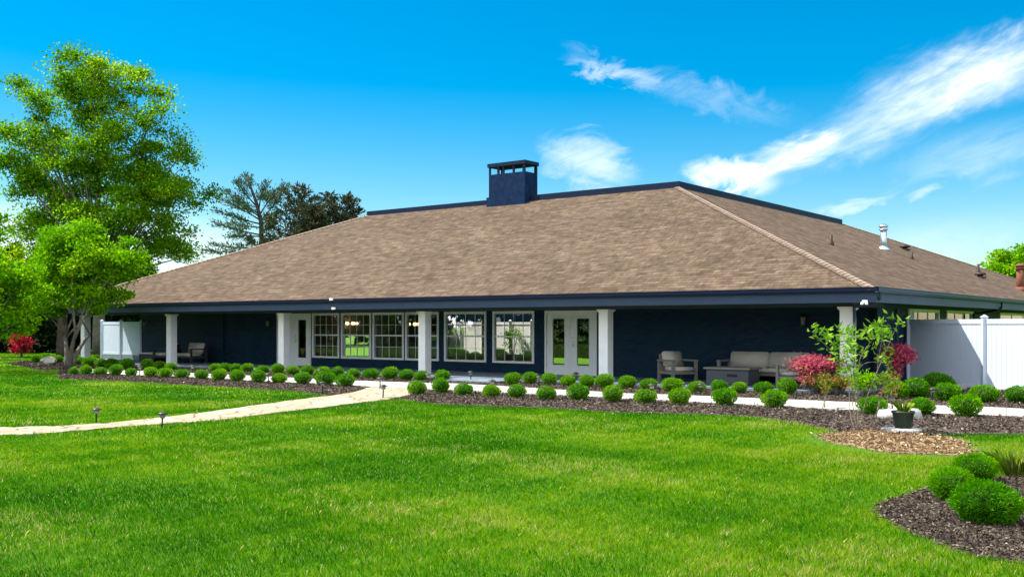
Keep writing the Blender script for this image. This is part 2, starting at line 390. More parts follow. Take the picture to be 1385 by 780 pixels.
def flag_mat():
    m, t, o = newmat('buff_flagstone'); h = NT(t); v = h.obj()
    w = h.n('ShaderNodeVectorMath', {0: v, 1: h.n('ShaderNodeVectorMath', {0: h.n('ShaderNodeTexNoise', {'Vector': v, 'Scale': 1.7}).outputs['Color'], 3: .35}, operation='SCALE').outputs[0]}, operation='ADD').outputs[0]
    vo = h.n('ShaderNodeTexVoronoi', {'Vector': w, 'Scale': 1.9}); ed = h.n('ShaderNodeTexVoronoi', {'Vector': w, 'Scale': 1.9}, feature='DISTANCE_TO_EDGE')
    c = h.ramp(vo.outputs['Color'], [(.1, (.29, .22, .14)), (.5, (.39, .31, .20)), (.9, (.50, .42, .30))])
    c = h.mix(.3, c, h.ramp(h.noise(v, 14, 5), [(.3, (.24, .18, .12)), (.7, (.52, .45, .34))]))
    e = h.ramp(ed.outputs['Distance'], [(.0, (0, 0, 0)), (.06, (1, 1, 1))])
    c = h.mix(e, (.12, .09, .05), c); h.bsdf(o, c, .85, h.bump(h.noise(v, 20), .3, .01, h.bump(e, .8, .015)), 0, .2); return m
flag_m = flag_mat()

box_m = leafmat('boxwood_leaves', [(0, (.018, .11, .001)), (.5, (.125, .38, .001)), (.85, (.34, .58, .003)), (1, (.48, .66, .008))], .4, .45, hue_rand=.13)
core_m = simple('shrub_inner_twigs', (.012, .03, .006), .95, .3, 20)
maple_m = leafmat('maple_leaves', [(0, (.04, .15, .004)), (.5, (.15, .35, .005)), (.85, (.34, .52, .007)), (1, (.52, .62, .012))], .6, .5)
apple_m = leafmat('young_tree_leaves', [(0, (.06, .22, .001)), (.5, (.17, .42, .001)), (.85, (.32, .55, .003)), (1, (.48, .62, .01))], .52, .5)
dark_m = leafmat('conifer_foliage', [(0, (.008, .022, .008)), (.6, (.022, .045, .016)), (1, (.05, .075, .025))], .15, .7)
pine_m = leafmat('pine_needles', [(0, (.025, .065, .035)), (.6, (.07, .13, .065)), (1, (.15, .19, .06))], .2, .7)
spruce_m = leafmat('spruce_foliage', [(0, (.02, .035, .018)), (.6, (.06, .075, .035)), (1, (.17, .12, .045))], .15, .7)
red_m = leafmat('red_maple_leaves', [(0, (.40, .012, .03)), (.6, (.75, .04, .08)), (1, (.85, .14, .16))], .4, .5)
pink_m = leafmat('pink_laceleaf_leaves', [(0, (.26, .03, .06)), (.5, (.55, .10, .16)), (.9, (.72, .22, .26)), (1, (.35, .42, .05))], .4, .5)
maroon_m = leafmat('crimson_maple_leaves', [(0, (.24, .02, .05)), (.5, (.56, .07, .15)), (1, (.74, .22, .28))], .4, .5)
orange_m = leafmat('orange_tipped_leaves', [(0, (.05, .13, .012)), (.5, (.14, .22, .02)), (.75, (.40, .20, .04)), (1, (.58, .17, .06))], .4, .5)
mag_m = leafmat('magnolia_leaves', [(0, (.04, .15, .006)), (.5, (.13, .33, .012)), (1, (.36, .52, .05))], .4, .35)
ogr_m = leafmat('ornamental_grass_blades', [(0, (.12, .30, .008)), (.6, (.32, .52, .02)), (1, (.70, .58, .20))], .6, .5)

# ------------------------------------------------------------------ ground
def structure(o): o['kind'] = 'structure'; return o
gm = MB().add([(-900, -300, 0), (900, -300, 0), (900, 1500, 0), (-900, 1500, 0)], [(0, 1, 2, 3)])
structure(gm.build('lawn_ground', lawn_m))

bed_front = smooth_pts([G(*p) for p in [(79, 511), (88, 513.5), (160, 515.5), (218, 519), (295, 523.5), (360, 527.5), (398, 529.5), (435, 534), (455, 537), (510, 540), (550, 541.5), (580, 546), (656, 549.5), (732, 552), (820, 557.5), (900, 559.5), (974, 562), (1030, 566), (1080, 573.5), (1122, 582), (1165, 587.5), (1240, 590), (1300, 588), (1385, 588), (1520, 591), (1900, 603)]], 5)
bed = bed_front + [Vector(p) for p in [(19, 17, 0), (19, 22, 0), (14.4, 23.3, 0), (12.6, 27.0, 0), (11.6, 29.2, 0)]] + [W(-.3, 2), W(-34, 2), W(-37.6, 2.2), W(-38.5, -1.2), G(79, 500)]
structure(sheet('mulch_bed', bed, -.02, .012, mulch_m))
tree_bed = smooth_pts([G(*p) for p in [(8, 492), (30, 489.8), (60, 489.5), (90, 490), (112, 492), (104, 497), (85, 499), (58, 501.5), (40, 497.5), (20, 494.5), (8, 492)]], 4)[:-1]
structure(sheet('mulch_bed', tree_bed, -.02, .012, mulch_m))
cor = smooth_pts([G(*p) for p in [(1395, 764), (1340, 757), (1280, 742), (1230, 721), (1197, 703), (1184, 692), (1198, 680), (1235, 668), (1275, 656), (1330, 649), (1385, 645), (1470, 644)]], 6)
corner_bed = [Vector((6.5, 6.2, 0)), Vector((4.4, 6.9, 0))] + cor + [Vector((8.5, 11.0, 0))]
structure(sheet('mulch_bed', corner_bed, -.02, .012, mulch_m))
path_pts = smooth_pts([G(*p) for p in [(-300, 596), (-150, 592), (0, 589), (70, 586.8), (150, 579.5), (225, 574.5), (300, 568.3), (400, 556), (480, 546), (525, 541), (556, 534), (572, 525)]], 5) + \
    smooth_pts([G(*p) for p in [(505, 523), (478, 531), (447, 536), (400, 541.5), (300, 555.4), (225, 564.7), (150, 572.5), (70, 577.5), (0, 579.6), (-150, 582.5), (-300, 585)]], 5)
rj = random.Random(3)
path_j = [p + Vector((rj.uniform(-.05, .05), rj.uniform(-.09, .09), 0)) for p in path_pts]
structure(sheet('garden_path', path_j, -.02, .024, flag_m))
# raised row of edging stones along the path's far side
ed = [p for p in path_pts[len(path_pts) // 2 + 6:]]
walk_far = smooth_pts([G(*p) for p in [(100, 499.5), (258, 505.5), (335, 509), (395, 512), (479, 516), (550, 518.5), (613, 520), (650, 522), (686, 524), (755, 528.4), (805, 531), (850, 533.8), (896, 535), (945, 537), (1025, 540.5), (1096, 543.3), (1144, 545.6), (1285, 551), (1345, 553), (1385, 555), (1520, 560), (1900, 574)]], 4)
walk_near = smooth_pts([G(*p) for p in [(1900, 588), (1520, 572), (1385, 565.5), (1345, 564), (1285, 562), (1220, 559), (1144, 556), (1100, 553.7), (1025, 549.8), (945, 545.6), (896, 542.6), (850, 540.8), (805, 538.3), (755, 536), (686, 532.7), (650, 530.8), (600, 528.5), (550, 526), (506, 524.3), (395, 518.5), (335, 515.5), (258, 511), (190, 508.5), (100, 504)]], 4)
walk = walk_far + walk_near
structure(sheet('walkway', walk, -.02, .040, concrete_m))
jm = MB()      # control joints cut across the walk
for i in range(2, len(walk_far) - 1, 2):
    p = walk_far[i]; q = min(walk_near, key=lambda r: (r - p).length); d = (q - p).normalized(); s_ = Vector((-d.y, d.x, 0)) * .012
    jm.add([p - s_ + Vector((0, 0, .0415)), p + s_ + Vector((0, 0, .0415)), q + s_ + Vector((0, 0, .0415)), q - s_ + Vector((0, 0, .0415))], [(0, 1, 2, 3)])
structure(jm.build('walkway_joints', simple('joint_line_sand', (.2, .18, .15), .9)))  # joint lines drawn as darker sand-coloured strips
slab = [W(-37.2, -.75), W(-a_at(0, 0) * 0 - 0 + 0.45, -.75), W(.45, 2.28), W(-37.2, 2.28)]
structure(sheet('porch_slab', slab, -.02, .09, slab_m))
sa, sb = a_at(608, -1.4), a_at(683, -1.4)
structure(sheet('porch_step', [W(sa, -2.1), W(sb, -2.1), W(sb, -.752), W(sa, -.752)], -.02, .07, slab_m))
chip_ring = [G(1214, 599) + Vector((math.cos(t) * .92 * (1 + .12 * math.sin(3 * t)), math.sin(t) * 1.45 * (1 + .1 * math.sin(5 * t + 1)), 0)) for t in [i * math.pi / 18 for i in range(36)]]
cc_ = G(1214, 599); chip_ring2 = [cc_ + (p - cc_) * 1.12 for p in chip_ring]
structure(sheet('wood_chip_patch', chip_ring, -.02, .017, chipground_m))

# grass blades
def pnoise(x, y):
    return (np.sin(x * .55 + 1.3 * np.sin(y * .31)) + np.sin(y * .83 + x * .21 + 2 * np.sin(x * .17)) + .7 * np.sin(x * 1.9 - y * 1.3 + np.sin(y * 2.1)) + .5 * np.sin(x * 4.3 + y * 3.7 + np.sin(x * 3)) + .4 * np.sin(x*9.1-y*7.7)) / 3.6
def make_grass():
    Vs, Fs, Ts = [], [], []; off = 0
    rng = RNG
    excl = [bed, tree_bed, corner_bed, path_j]
    for (y0, y1, dens, wd_, h0, h1) in [(5.6, 9.5, 4600, .0045, .018, .052), (9.5, 15, 2600, .0065, .020, .052), (15, 24, 1100, .011, .022, .055), (24, 42, 380, .019, .025, .055), (42, 62, 110, .035, .03, .06)]:
        area = (y1 - y0) * (.54 * (y0 + y1) + 7.0)
        n = int(area * dens); yy = rng.uniform(y0, y1, n * 2); xx = rng.uniform(-1, 1, n * 2) * (.54 * y1 + 3.5)
        k = np.abs(xx) < .54 * yy + 3.5; xx, yy = xx[k][:n], yy[k][:n]
        ja = xx + rng.normal(0, .02, len(xx)); jb = yy + rng.normal(0, .03, len(yy))
        keep = np.ones(len(xx), bool)
        for e in excl: keep &= ~inside(ja, jb, e)
        ll = (xx - P0.x) * U.x + (yy - P0.y) * U.y; bb = (xx - P0.x) * N.x + (yy - P0.y) * N.y
        keep &= ~((ll > -38) & (bb > -.8))
        dch = np.hypot((xx - chip_ring[0].x + 1.0) / 1.15, (yy - G(1214, 599).y) / 1.6)
        keep &= ~(rng.random(len(xx)) < np.clip((1.25 - dch) * 3, 0, .93))
        # thin, worn spots
        pn = pnoise(xx * 1.3 + 5, yy * 1.1); keep &= ~((pn > .62) & (rng.random(len(xx)) < .35))
        xx, yy = xx[keep], yy[keep]; n = len(xx)
        pn = pnoise(xx, yy); pn2 = pnoise(yy * 2.3 + 7, xx * 2.1)
        base = np.stack([xx, yy, np.zeros(n)], 1)
        hgt = rng.uniform(h0, h1, n) * (1 + .35 * pn2); az = rng.uniform(0, 2 * np.pi, n); lean = rng.uniform(.1, .9, n) * hgt
        hx, hy = np.cos(az) * lean, np.sin(az) * lean
        a2 = rng.uniform(0, 2 * np.pi, n); sxx, syy = np.cos(a2) * wd_ / 2, np.sin(a2) * wd_ / 2
        side = np.stack([sxx, syy, np.zeros(n)], 1)
        mid = base + np.stack([hx * .35, hy * .35, hgt * .62], 1); tip = base + np.stack([hx, hy, hgt], 1)
        pn3 = pnoise(xx * .35 + 3, yy * .42 + 9); pn4 = pnoise(xx * 2.9 + 1, yy * 2.2 + 4); tone = np.clip(.50 + .26 * pn + .24 * pn2 + .26 * pn3 + .28 * pn4 + rng.normal(0, .17, n), 0.02, .89)
        dry = rng.random(n) < np.clip(.035 + .34 * (pn2 - .22) + .20 * pn4, .012, .5); tone = np.where(dry, rng.uniform(.92, 1, n), tone)
        V = np.stack([base - side, base + side, mid + side * .8, tip, mid - side * .8], 1).reshape(-1, 3)
        Fs.append(np.arange(5 * n).reshape(n, 5) + off); Vs.append(V); Ts.append(np.repeat(tone, 5)); off += 5 * n
    me = fast_mesh('grass', np.concatenate(Vs), np.concatenate(Fs), np.concatenate(Ts), grass_m)
    o = link(bpy.data.objects.new('grass', me)); tag(o, 'mown bright green lawn grass with straw coloured blades', 'grass', kind='stuff')
make_grass()

def scatter_chips(name, poly, dens, size, mat, label, z=.014, avoid=(), ylim=None):
    P = np.array([(p[0], p[1]) for p in poly]); lo, hi = P.min(0), P.max(0)
    if ylim: hi[1] = min(hi[1], ylim)
    n = int((hi[0] - lo[0]) * (hi[1] - lo[1]) * dens)
    xx = RNG.uniform(lo[0] - .1, hi[0] + .1, n); yy = RNG.uniform(lo[1] - .1, hi[1] + .1, n)
    k = inside(xx + RNG.normal(0, .03, n), yy + RNG.normal(0, .04, n), poly) & (np.abs(xx) < .56 * yy + 2)
    for a in avoid: k &= ~inside(xx, yy, a)
    xx, yy = xx[k], yy[k]; n = len(xx)
    D = unit(np.stack([RNG.normal(size=n), RNG.normal(size=n), RNG.normal(size=n) * .35], 1))
    base = np.stack([xx, yy, z + RNG.uniform(0, size * .5, n)], 1)
    L = RNG.uniform(.5, 1.5, n) * size
    return leaf_cards(base, D, L, L * RNG.uniform(.2, .55, n), np.clip(RNG.beta(1.6, 2.6, n), 0, 1), RNG, .1)
def chips_obj(name, parts, mat, label, cat):
    Vs, Fs, Ts = [], [], []; off = 0
    for V, Fc, T in parts: Vs.append(V); Fs.append(Fc + off); Ts.append(T); off += len(V)
    o = link(bpy.data.objects.new(name, fast_mesh(name, np.concatenate(Vs), np.concatenate(Fs), np.concatenate(Ts), mat))); tag(o, label, cat, kind='stuff')
front_strip = bed_front + [p.copy() for p in walk_near]
chips_obj('mulch_chips', [scatter_chips('c', corner_bed, 5200, .032, chip_m, ''),
    scatter_chips('c', bed, 520, .055, chip_m, '', avoid=(walk, path_j)), scatter_chips('c', tree_bed, 300, .08, chip_m, '')], chip_m, 'shredded brown bark mulch covering the planting beds', 'mulch')
chips_obj('wood_chips', [scatter_chips('c', chip_ring, 1500, .05, tan_chip_m, '', .018), scatter_chips('c', chip_ring2, 260, .05, tan_chip_m, '', .03)], tan_chip_m, 'fresh tan wood chips around the pale stump slab', 'wood chips')

# ------------------------------------------------------------------ the building
bld = empty('low_brick_building', P0, ROT)
tag(bld, 'long single storey navy brick building with brown shingled hip roof and white columns', 'building')
E = 1.02; ZE = 2.56; ZR = 7.04; AL = -36.9; SR = 11.08; BB = 39.2
AR = E - SR; BR = -E + SR; ARL = -27.0; BRB = 28.1
PITCH = (ZR - ZE) / SR
WB = 2.3       # front wall line
AWL = a_at(191.5, WB)

def roof_mesh():
    """four slopes of the hip roof, each with a real 25 mm thickness, UV in metres along and up the slope"""
    me = bpy.data.meshes.new('roof'); bm = bmesh.new(); uvl = bm.loops.layers.uv.new('UVMap')
    c = {'fl': (AL, -E, ZE), 'fr': (E, -E, ZE), 'br': (E, BB, ZE), 'bl': (AL, BB, ZE), 'rfl': (ARL, BR, ZR), 'rfr': (AR, BR, ZR), 'rbr': (AR, BRB, ZR), 'rbl': (ARL, BRB, ZR)}
    for names in (('fl', 'fr', 'rfr', 'rfl'), ('fr', 'br', 'rbr', 'rfr'), ('br', 'bl', 'rbl', 'rbr'), ('bl', 'fl', 'rfl', 'rbl')):
        pts = [Vector(c[n]) for n in names]; ux = (pts[1] - pts[0]).normalized(); nn = ux.cross(pts[3] - pts[0]).normalized(); vy = nn.cross(ux)
        f = bm.faces.new([bm.verts.new(p) for p in pts])
        for lp in f.loops:
            d = lp.vert.co - pts[0]; lp[uvl].uv = (d.dot(ux), d.dot(vy))
        g = bm.faces.new([bm.verts.new(p - Vector((0, 0, .035))) for p in reversed(pts)])
    bm.to_mesh(me); bm.free(); me.materials.append(roof_front_m)
    return link(bpy.data.objects.new('roof', me), bld)
roof = roof_mesh()
def hip_cap(p, q, name='hip_cap'):
    p, q = Vector(p), Vector(q); m = MB(); n = int((q - p).length / .21); d = (q - p).normalized(); s_ = Vector((-d.y, d.x, 0)).normalized()
    for i in range(n):
        a = p + (q - p) * (i / n); b = p + (q - p) * ((i + 1.25) / n); h0, h1 = .045, .030
        dn = Vector((0, 0, -.068))
        vs = [a + s_ * .19 + dn + Vector((0, 0, h0)), a + Vector((0, 0, h0)), a - s_ * .19 + dn + Vector((0, 0, h0)), b + s_ * .19 + dn + Vector((0, 0, h1)), b + Vector((0, 0, h1)), b - s_ * .19 + dn + Vector((0, 0, h1))]
        m.add(vs, [(0, 1, 4, 3), (1, 2, 5, 4), (0, 3, 4, 5, 2, 1)])
    return m.build(name, cap_m, roof)
hip_cap((E, -E, ZE), (AR, BR, ZR)); hip_cap((AL, -E, ZE), (ARL, BR, ZR)); hip_cap((E, BB, ZE), (AR, BRB, ZR))
# dark metal ridge parapet around the roof well
cha, chb = -19.19, -17.23
r_ = MB(); T = .32
r_.box(ARL, cha - .02, BR - .05, BR + T, ZR - .12, ZR + .2); r_.box(chb + .02, AR + .05, BR - .05, BR + T, ZR - .12, ZR + .23)
r_.box(AR - T, AR + .05, BR + T + .002, BRB, ZR - .12, ZR + .23); r_.build('ridge_parapet', gutter_m, roof)
r_ = MB()
r_.box(ARL + .1, AR - .1, BR + T + .003, BR + T + .12, 2.42, ZR); r_.box(AR - .43, AR - .33, BR + T + .13, BRB - .1, 0, ZR); r_.box(ARL + .1, AR - .44, BRB - .1, BRB, 0, ZR); r_.box(ARL, ARL + .1, BR + T + .13, BRB - .11, 0, ZR)
r_.build('courtyard_upper_wall', brick, bld)
# chimney
ch = MB(); cz = BR - .32; cd = cz + .92; zt = 8.76
ch.box(cha, chb, cz, cd, ZR - .7, 8.28)
body = ch.build('chimney', chim_m, bld)
c2 = MB(); w_ = .07
for (x0, x1) in ((cha, cha + w_), (chb - w_ - .06, chb)):
    for (y0, y1) in ((cz, cz + w_), (cd - w_, cd)): MB().box(x0, x1, y0, y1, 8.281, 8.60).build('cap_post', gutter_m, body)
for xx in (cha + .46, cha + .74, cha + 1.30): MB().box(xx, xx + .09, cz, cz + .07, 8.281, 8.60).build('cap_post', gutter_m, body)
c2.box(cha + .831, cha + 1.299, cz + .01, cz + .05, 8.42, 8.46)
c2.build('cap_crossbar', gutter_m, body)
MB().box(cha - .05, chb + .05, cz - .05, cd + .05, 8.602, zt).build('chimney_cap', gutter_m, body)
MB().box(cha - .06, chb + .06, cz - .10, cd + .04, ZR - .4, ZR + .25).build('chimney_flashing', chim_m, body)

# walls: front wall as piers between openings
ZB, ZT_ = .42, 2.19
wins = [(422.2, 459.2), (461.3, 502.4), (504, 546.6), (548.2, 593.8), (600.7, 658), (666.2, 722.8)]
WN = [(a_at(x0, WB), a_at(x1, WB)) for x0, x1 in wins]
FD = (a_at(737, WB), a_at(807.8, WB)); LD = (a_at(375, WB), a_at(421, WB))
def wall_x(m, a0, a1, b0, b1, z0, z1): m.box(a0, a1, b0, b1, z0, z1)
segs = []
cur = AWL
wm = MB(); TH = .22
for (a0, a1, zb) in sorted([(LD[0], LD[1], .0)] + [(w0, w1, ZB) for w0, w1 in WN] + [(FD[0], FD[1], .0)]):
    if a0 - cur > .002: wm.box(cur, a0, WB, WB + TH, 0, 2.45)
    if zb > 0: wm.box(a0, a1, WB, WB + TH, 0, zb)
    wm.box(a0, a1, WB, WB + TH, ZT_, 2.45)
    cur = a1
wm.box(cur, -.1, WB, WB + TH, 0, 2.45)
wm.box(AWL, AWL + .22, WB + TH, 9.9, 0, 2.45)
wm.build('front_wall', brick, bld)
MB().box(a_at(303, WB) , a_at(301, WB), WB - .04, WB - .001, .09, 2.3).build('wall_pilaster', brick, bld)
sm = MB(); SB = [(b_at(1228, 0), b_at(1270, 0)), (b_at(1280, 0), b_at(1316, 0)), (b_at(1352, 0), b_at(1400, 0)), (b_at(1412, 0), b_at(1450, 0))]
cur = WB
for (b0, b1) in SB:
    sm.box(-.22, 0, cur, b0, 0, 2.45); sm.box(-.22, 0, b0, b1, 0, ZB); sm.box(-.22, 0, b0, b1, ZT_, 2.45); cur = b1
sm.box(-.22, 0, cur, 38, 0, 2.45)
sm.build('side_wall', brick, bld)
MB().box(AL + .9, AL + 1.1, WB + 3, 38, 0, 2.45).box(AL + .9, 0, 38, 38.2, 0, 2.45).build('rear_wall', brick, bld)
# soffit, beam, fascia, gutters
so = MB(); so.box(AL + .06, E - .06, -E + .06, WB + .4, 2.285, 2.30); so.box(-.3, E - .06, WB + .402, BB - .1, 2.285, 2.30); so.build('soffit', soffit_m, bld)
bm_ = MB(); bm_.box(AL + 1, .17, -.16, .16, 2.17, 2.284); bm_.box(-.15, .17, .162, WB, 2.17, 2.284); bm_.build('porch_beam', soffit_m, bld)
fa = MB(); fa.box(AL, E, -E, -E + .035, 2.245, 2.5); fa.box(E - .035, E, -E + .036, BB, 2.245, 2.5); fa.box(AL, AL + .035, -E + .036, 10, 2.245, 2.5); fa.build('fascia', navy_trim, bld)
g_ = MB(); prof = [(0, 2.475), (-.075, 2.475), (-.105, 2.53), (-.105, 2.595), (-.118, 2.60), (-.118, 2.61), (-.095, 2.61), (-.095, 2.60), (-.09, 2.5), (0, 2.5)]
g_.prof([(-E - .001 + p, z) for p, z in prof], 'x', AL - .05, E + .1); g_.build('gutter', gutter_m, bld)
gs = MB(); gs.prof([(E + .001 - p, z) for p, z in prof], 'y', -E - .1, BB); gs.build('gutter', navy_trim, bld)
dm = MB().box(AL, E, -E + .04, -E + .06, 2.5, 2.555); dm.build('drip_edge', gutter_m, bld)
# ceiling and floor inside, courtyard-side wall with glazing
MB().box(AWL + .2, -.23, WB + TH, 9.9, 2.305, 2.33).box(AR - .3, -.23, 9.92, 37.9, 2.305, 2.33).build('ceiling', inner_m, bld)
MB().box(AWL + .2, -.23, WB + TH + .002, 9.9, -.01, .085).box(AR - .3, -.23, 9.92, 37.9, -.01, .085).build('floor', floor_m, bld)
iw = MB(); b0 = 9.9; b1 = 10.1; ops = [(a_at(a, b0), a_at(b, b0)) for a, b in ((440, 500), (508, 545), (552, 592), (604, 652), (662, 722), (744, 802))]
cur = AWL
for k, (a0, a1) in enumerate(ops):
    iw.box(cur, a0, b0, b1, 0, 2.42); cur = a1
    zb_ = .30 if k < 3 else (.45 if k < 5 else .1); zl_ = 1.0 if k < 3 else 2.2
    if zb_ > .2: iw.box(a0, a1, b0, b1, 0, zb_)
    iw.box(a0, a1, b0, b1, zl_, 2.42)
iw.box(cur, AR - .2, b0, b1, 0, 2.42); iw.box(AR - .4, AR - .2, 10.12, 12, 0, 2.3)
# two cross walls so the rooms behind the left door and the right porch are closed
iw.box(a_at(418, WB + .3), a_at(418, WB + .3) + .12, WB + TH + .01, 9.88, .09, 2.3); iw.box(FD[1] + .35, FD[1] + .47, WB + TH + .01, 9.88, .09, 2.3)
iw.build('interior_wall', inner_m, bld)

def window_at(a0, a1, z0, z1, parent, side=False, cols=4, plane=WB):
    """double-hung window in the wall; local x along the wall"""
    if side: root = empty('window', (0, a0, 0), math.pi / 2, parent); root.location = (0, a0, 0)
    else: root = empty('window', (a0, plane, 0), 0, parent)
    w = a1 - a0; f = MB(); t = .095
    f.box(.005, t, -.02, .10, z0 + .004, z1 - .004); f.box(w - t, w - .005, -.02, .10, z0 + .004, z1 - .004)
    f.box(t, w - t, -.02, .10, z1 - t, z1 - .004); f.box(t, w - t, -.035, .10, z0 + .004, z0 + .075)
    f.build('frame', frame_white, root)
    zm = (z0 + z1) / 2 + .02
    MB().box(t, w - t, .012, .075, zm - .028, zm + .028).build('meeting_rail', frame_white, root)
    for (lo, hi, y) in ((zm + .028, z1 - t, .02), (z0 + .075, zm - .028, .045)):
        m = MB(); g = .016
        for i in range(1, cols):
            x = t + (w - 2 * t) * i / cols; m.box(x - g / 2, x + g / 2, y, y + .018, lo, hi)
        zz = (lo + hi) / 2; m.box(t, w - t, y + .001, y + .017, zz - g / 2, zz + g / 2); m.build('glazing_bars', frame_white, root)
        p = MB(); p.add([(t, y + .019, lo), (w - t, y + .019, lo), (w - t, y + .019, hi), (t, y + .019, hi)], [(0, 1, 2, 3)]); p.build('pane', glass, root)
    return root
for (w0, w1) in WN: window_at(w0, w1, ZB, ZT_, bld)
for (q0, q1) in SB: window_at(q0, q1, ZB, ZT_, bld, side=True, cols=3)
sl = MB()
for i in range(4): sl.box(.03 + 0.0, .06, SB[0][0] + .06 + i * .11, SB[0][0] + .09 + i * .11, .1, 2.1)
sl.box(.03, .06, SB[0][0] + .0, SB[0][0] + .5, 2.1, 2.14).build('white_slat_screen', frame_white, bld)
MB().box(.001, .05, WB + 1.6, WB + 1.68, 0.05, 2.17).build('corner_trim', navy_trim, bld)

def door_at(a0, a1, z0, z1, leaves, parent):
    w = a1 - a0; t = .07; fr = MB()
    root = empty('french_door', (a0, WB, 0), 0, parent)
    fr.box(.004, t, -.03, .12, z0, z1 - .004); fr.box(w - t, w - .004, -.03, .12, z0, z1 - .004); fr.box(t, w - t, -.03, .12, z1 - t, z1 - .004); fr.box(t, w - t, -.02, .12, z0, z0 + .03)
    fr.build('frame', frame_white, root)
    lw = (w - 2 * t) / leaves
    for i in range(leaves):
        x0 = t + lw * i; x1 = x0 + lw; st = lw * .235; m = MB(); zb = z0 + .035; zt2 = z1 - t - .003
        m.box(x0 + .003, x0 + st, .01, .055, zb, zt2); m.box(x1 - st, x1 - .003, .01, .055, zb, zt2); m.box(x0 + st, x1 - st, .01, .055, zb, zb + .26); m.box(x0 + st, x1 - st, .01, .055, zt2 - .17, zt2)
        lf = m.build('leaf', frame_white, root)
        b_ = MB(); e = .022
        b_.box(x0 + st, x0 + st + e, .0, .06, zb + .26, zt2 - .17); b_.box(x1 - st - e, x1 - st, .0, .06, zb + .26, zt2 - .17); b_.box(x0 + st + e, x1 - st - e, .0, .06, zb + .26, zb + .26 + e); b_.box(x0 + st + e, x1 - st - e, .0, .06, zt2 - .17 - e, zt2 - .17)
        b_.build('glazing_trim', frame_white, lf)
        MB().add([(x0 + st, .03, zb + .26), (x1 - st, .03, zb + .26), (x1 - st, .03, zt2 - .17), (x0 + st, .03, zt2 - .17)], [(0, 1, 2, 3)]).build('pane', glass, lf)
        for zh in (zb + .3, (zb + zt2) / 2, zt2 - .3):
            xx = x0 + .002 if i == 0 else x1 - .012
            MB().box(xx, xx + .012, -.002, .009, zh - .05, zh + .05).build('hinge', steel, lf)
    xm = t + lw * (leaves - 1) + lw * .10
    hm = MB(); hm.box(xm - .022, xm + .022, -.004, .009, 1.0, 1.2); hm.tube([(xm, 0, 1.05), (xm, -.055, 1.05), (xm + .1, -.055, 1.05)], .011, 8); hm.build('handle', steel, root)
    MB().tube([(xm, .0, 1.30), (xm, -.03, 1.30)], .028, 12).build('deadbolt', steel, root)
door_at(FD[0], FD[1], .09, ZT_ - .002, 2, bld)
door_at(LD[0], LD[1], .09, ZT_ - .002, 2, bld)

# columns
def make_column(a, b):
    root = empty('column', (a, b, 0), 0, bld); w = .155
    MB().box(-w, w, -w, w, .12, 2.08).build('shaft', white_paint, root, bevel=.008)
    m = MB(); m.box(-w - .02, w + .02, -w - .02, w + .02, 2.0805, 2.11); m.box(-w - .045, w + .045, -w - .045, w + .045, 2.1105, 2.168); m.build('capital', white_paint, root, bevel=.006)
    MB().box(-w - .035, w + .035, -w - .035, w + .035, .0905, .1195).build('plinth', white_paint, root)
for k in range(6): make_column(-7.08 * k if k < 5 else -34.9, 0)
# downspouts
def downspout(pts, mat):
    m = MB(); m.tube(pts, .042, 8); return m.build('downspout', mat, bld)
downspout([(E + .06, -E + .15, 2.47), (E + .05, -E + .15, 2.36), (E - .1, -.75, 2.24), (.24, -.24, 2.16), (.23, -.2, 2.05), (.23, -.2, .12)], navy_trim)
bq = b_at(1352, E); downspout([(E + .06, bq, 2.48), (E + .06, bq, 2.30), (E - .3, bq + .2, 2.18), (.12, bq + .4, 2.10), (.10, bq + .4, .1)], gutter_m)
# security lamp on the fascia, wall lanterns
fl = empty('security_lamp', (E - .25, -E - .02, 2.26), 0, bld)
for dx in (-.09, .09): MB().lathe([(.012, .0), (.03, -.02), (.038, -.06), (.03, -.07)], 12, (dx * .6, -.06, 0)).build('lamp_head', white_paint, fl, True)
MB().box(-.06, .06, -.03, .01, -.02, .04).build('bracket', white_paint, fl)
for (x, y) in ((452, 404), (455, 418.5)):
    aa = a_at(x, -E); MB().box(aa - .07, aa + .07, -E - .16, -E - .10, 2.56 if y < 410 else 2.25, 2.64 if y < 410 else 2.32).build('sensor_box', white_paint, bld)
def lantern(a, b, z):
    r = empty('wall_lantern', (a, b, z), 0, bld)
    MB().box(-.05, .05, -.02, .0, -.1, .1).tube([(0, -.02, .08), (0, -.10, .14), (0, -.16, .10)], .012, 6).build('bracket', black_metal, r)
    m = MB(); m.lathe([(.10, .04), (.085, .05), (.02, .11), (.01, .14)], 6, (0, -.16, 0)); m.lathe([(.055, -.20), (.06, -.19), (.05, -.22)], 6, (0, -.16, 0))
    for k in range(6):
        t = k * math.pi / 3; m.tube([(math.cos(t) * .085, -.16 + math.sin(t) * .085, .045), (math.cos(t) * .055, -.16 + math.sin(t) * .055, -.2)], .006, 4)
    m.build('cage', black_metal, r)
    MB().lathe([(.045, -.18), (.07, .03)], 6, (0, -.16, 0)).build('lantern_glass', lens_m, r)
lantern(a_at(199, WB), WB, 1.85); lantern(a_at(366, WB), WB, 1.85); lantern(-.0 - 2.0, WB, 1.9)

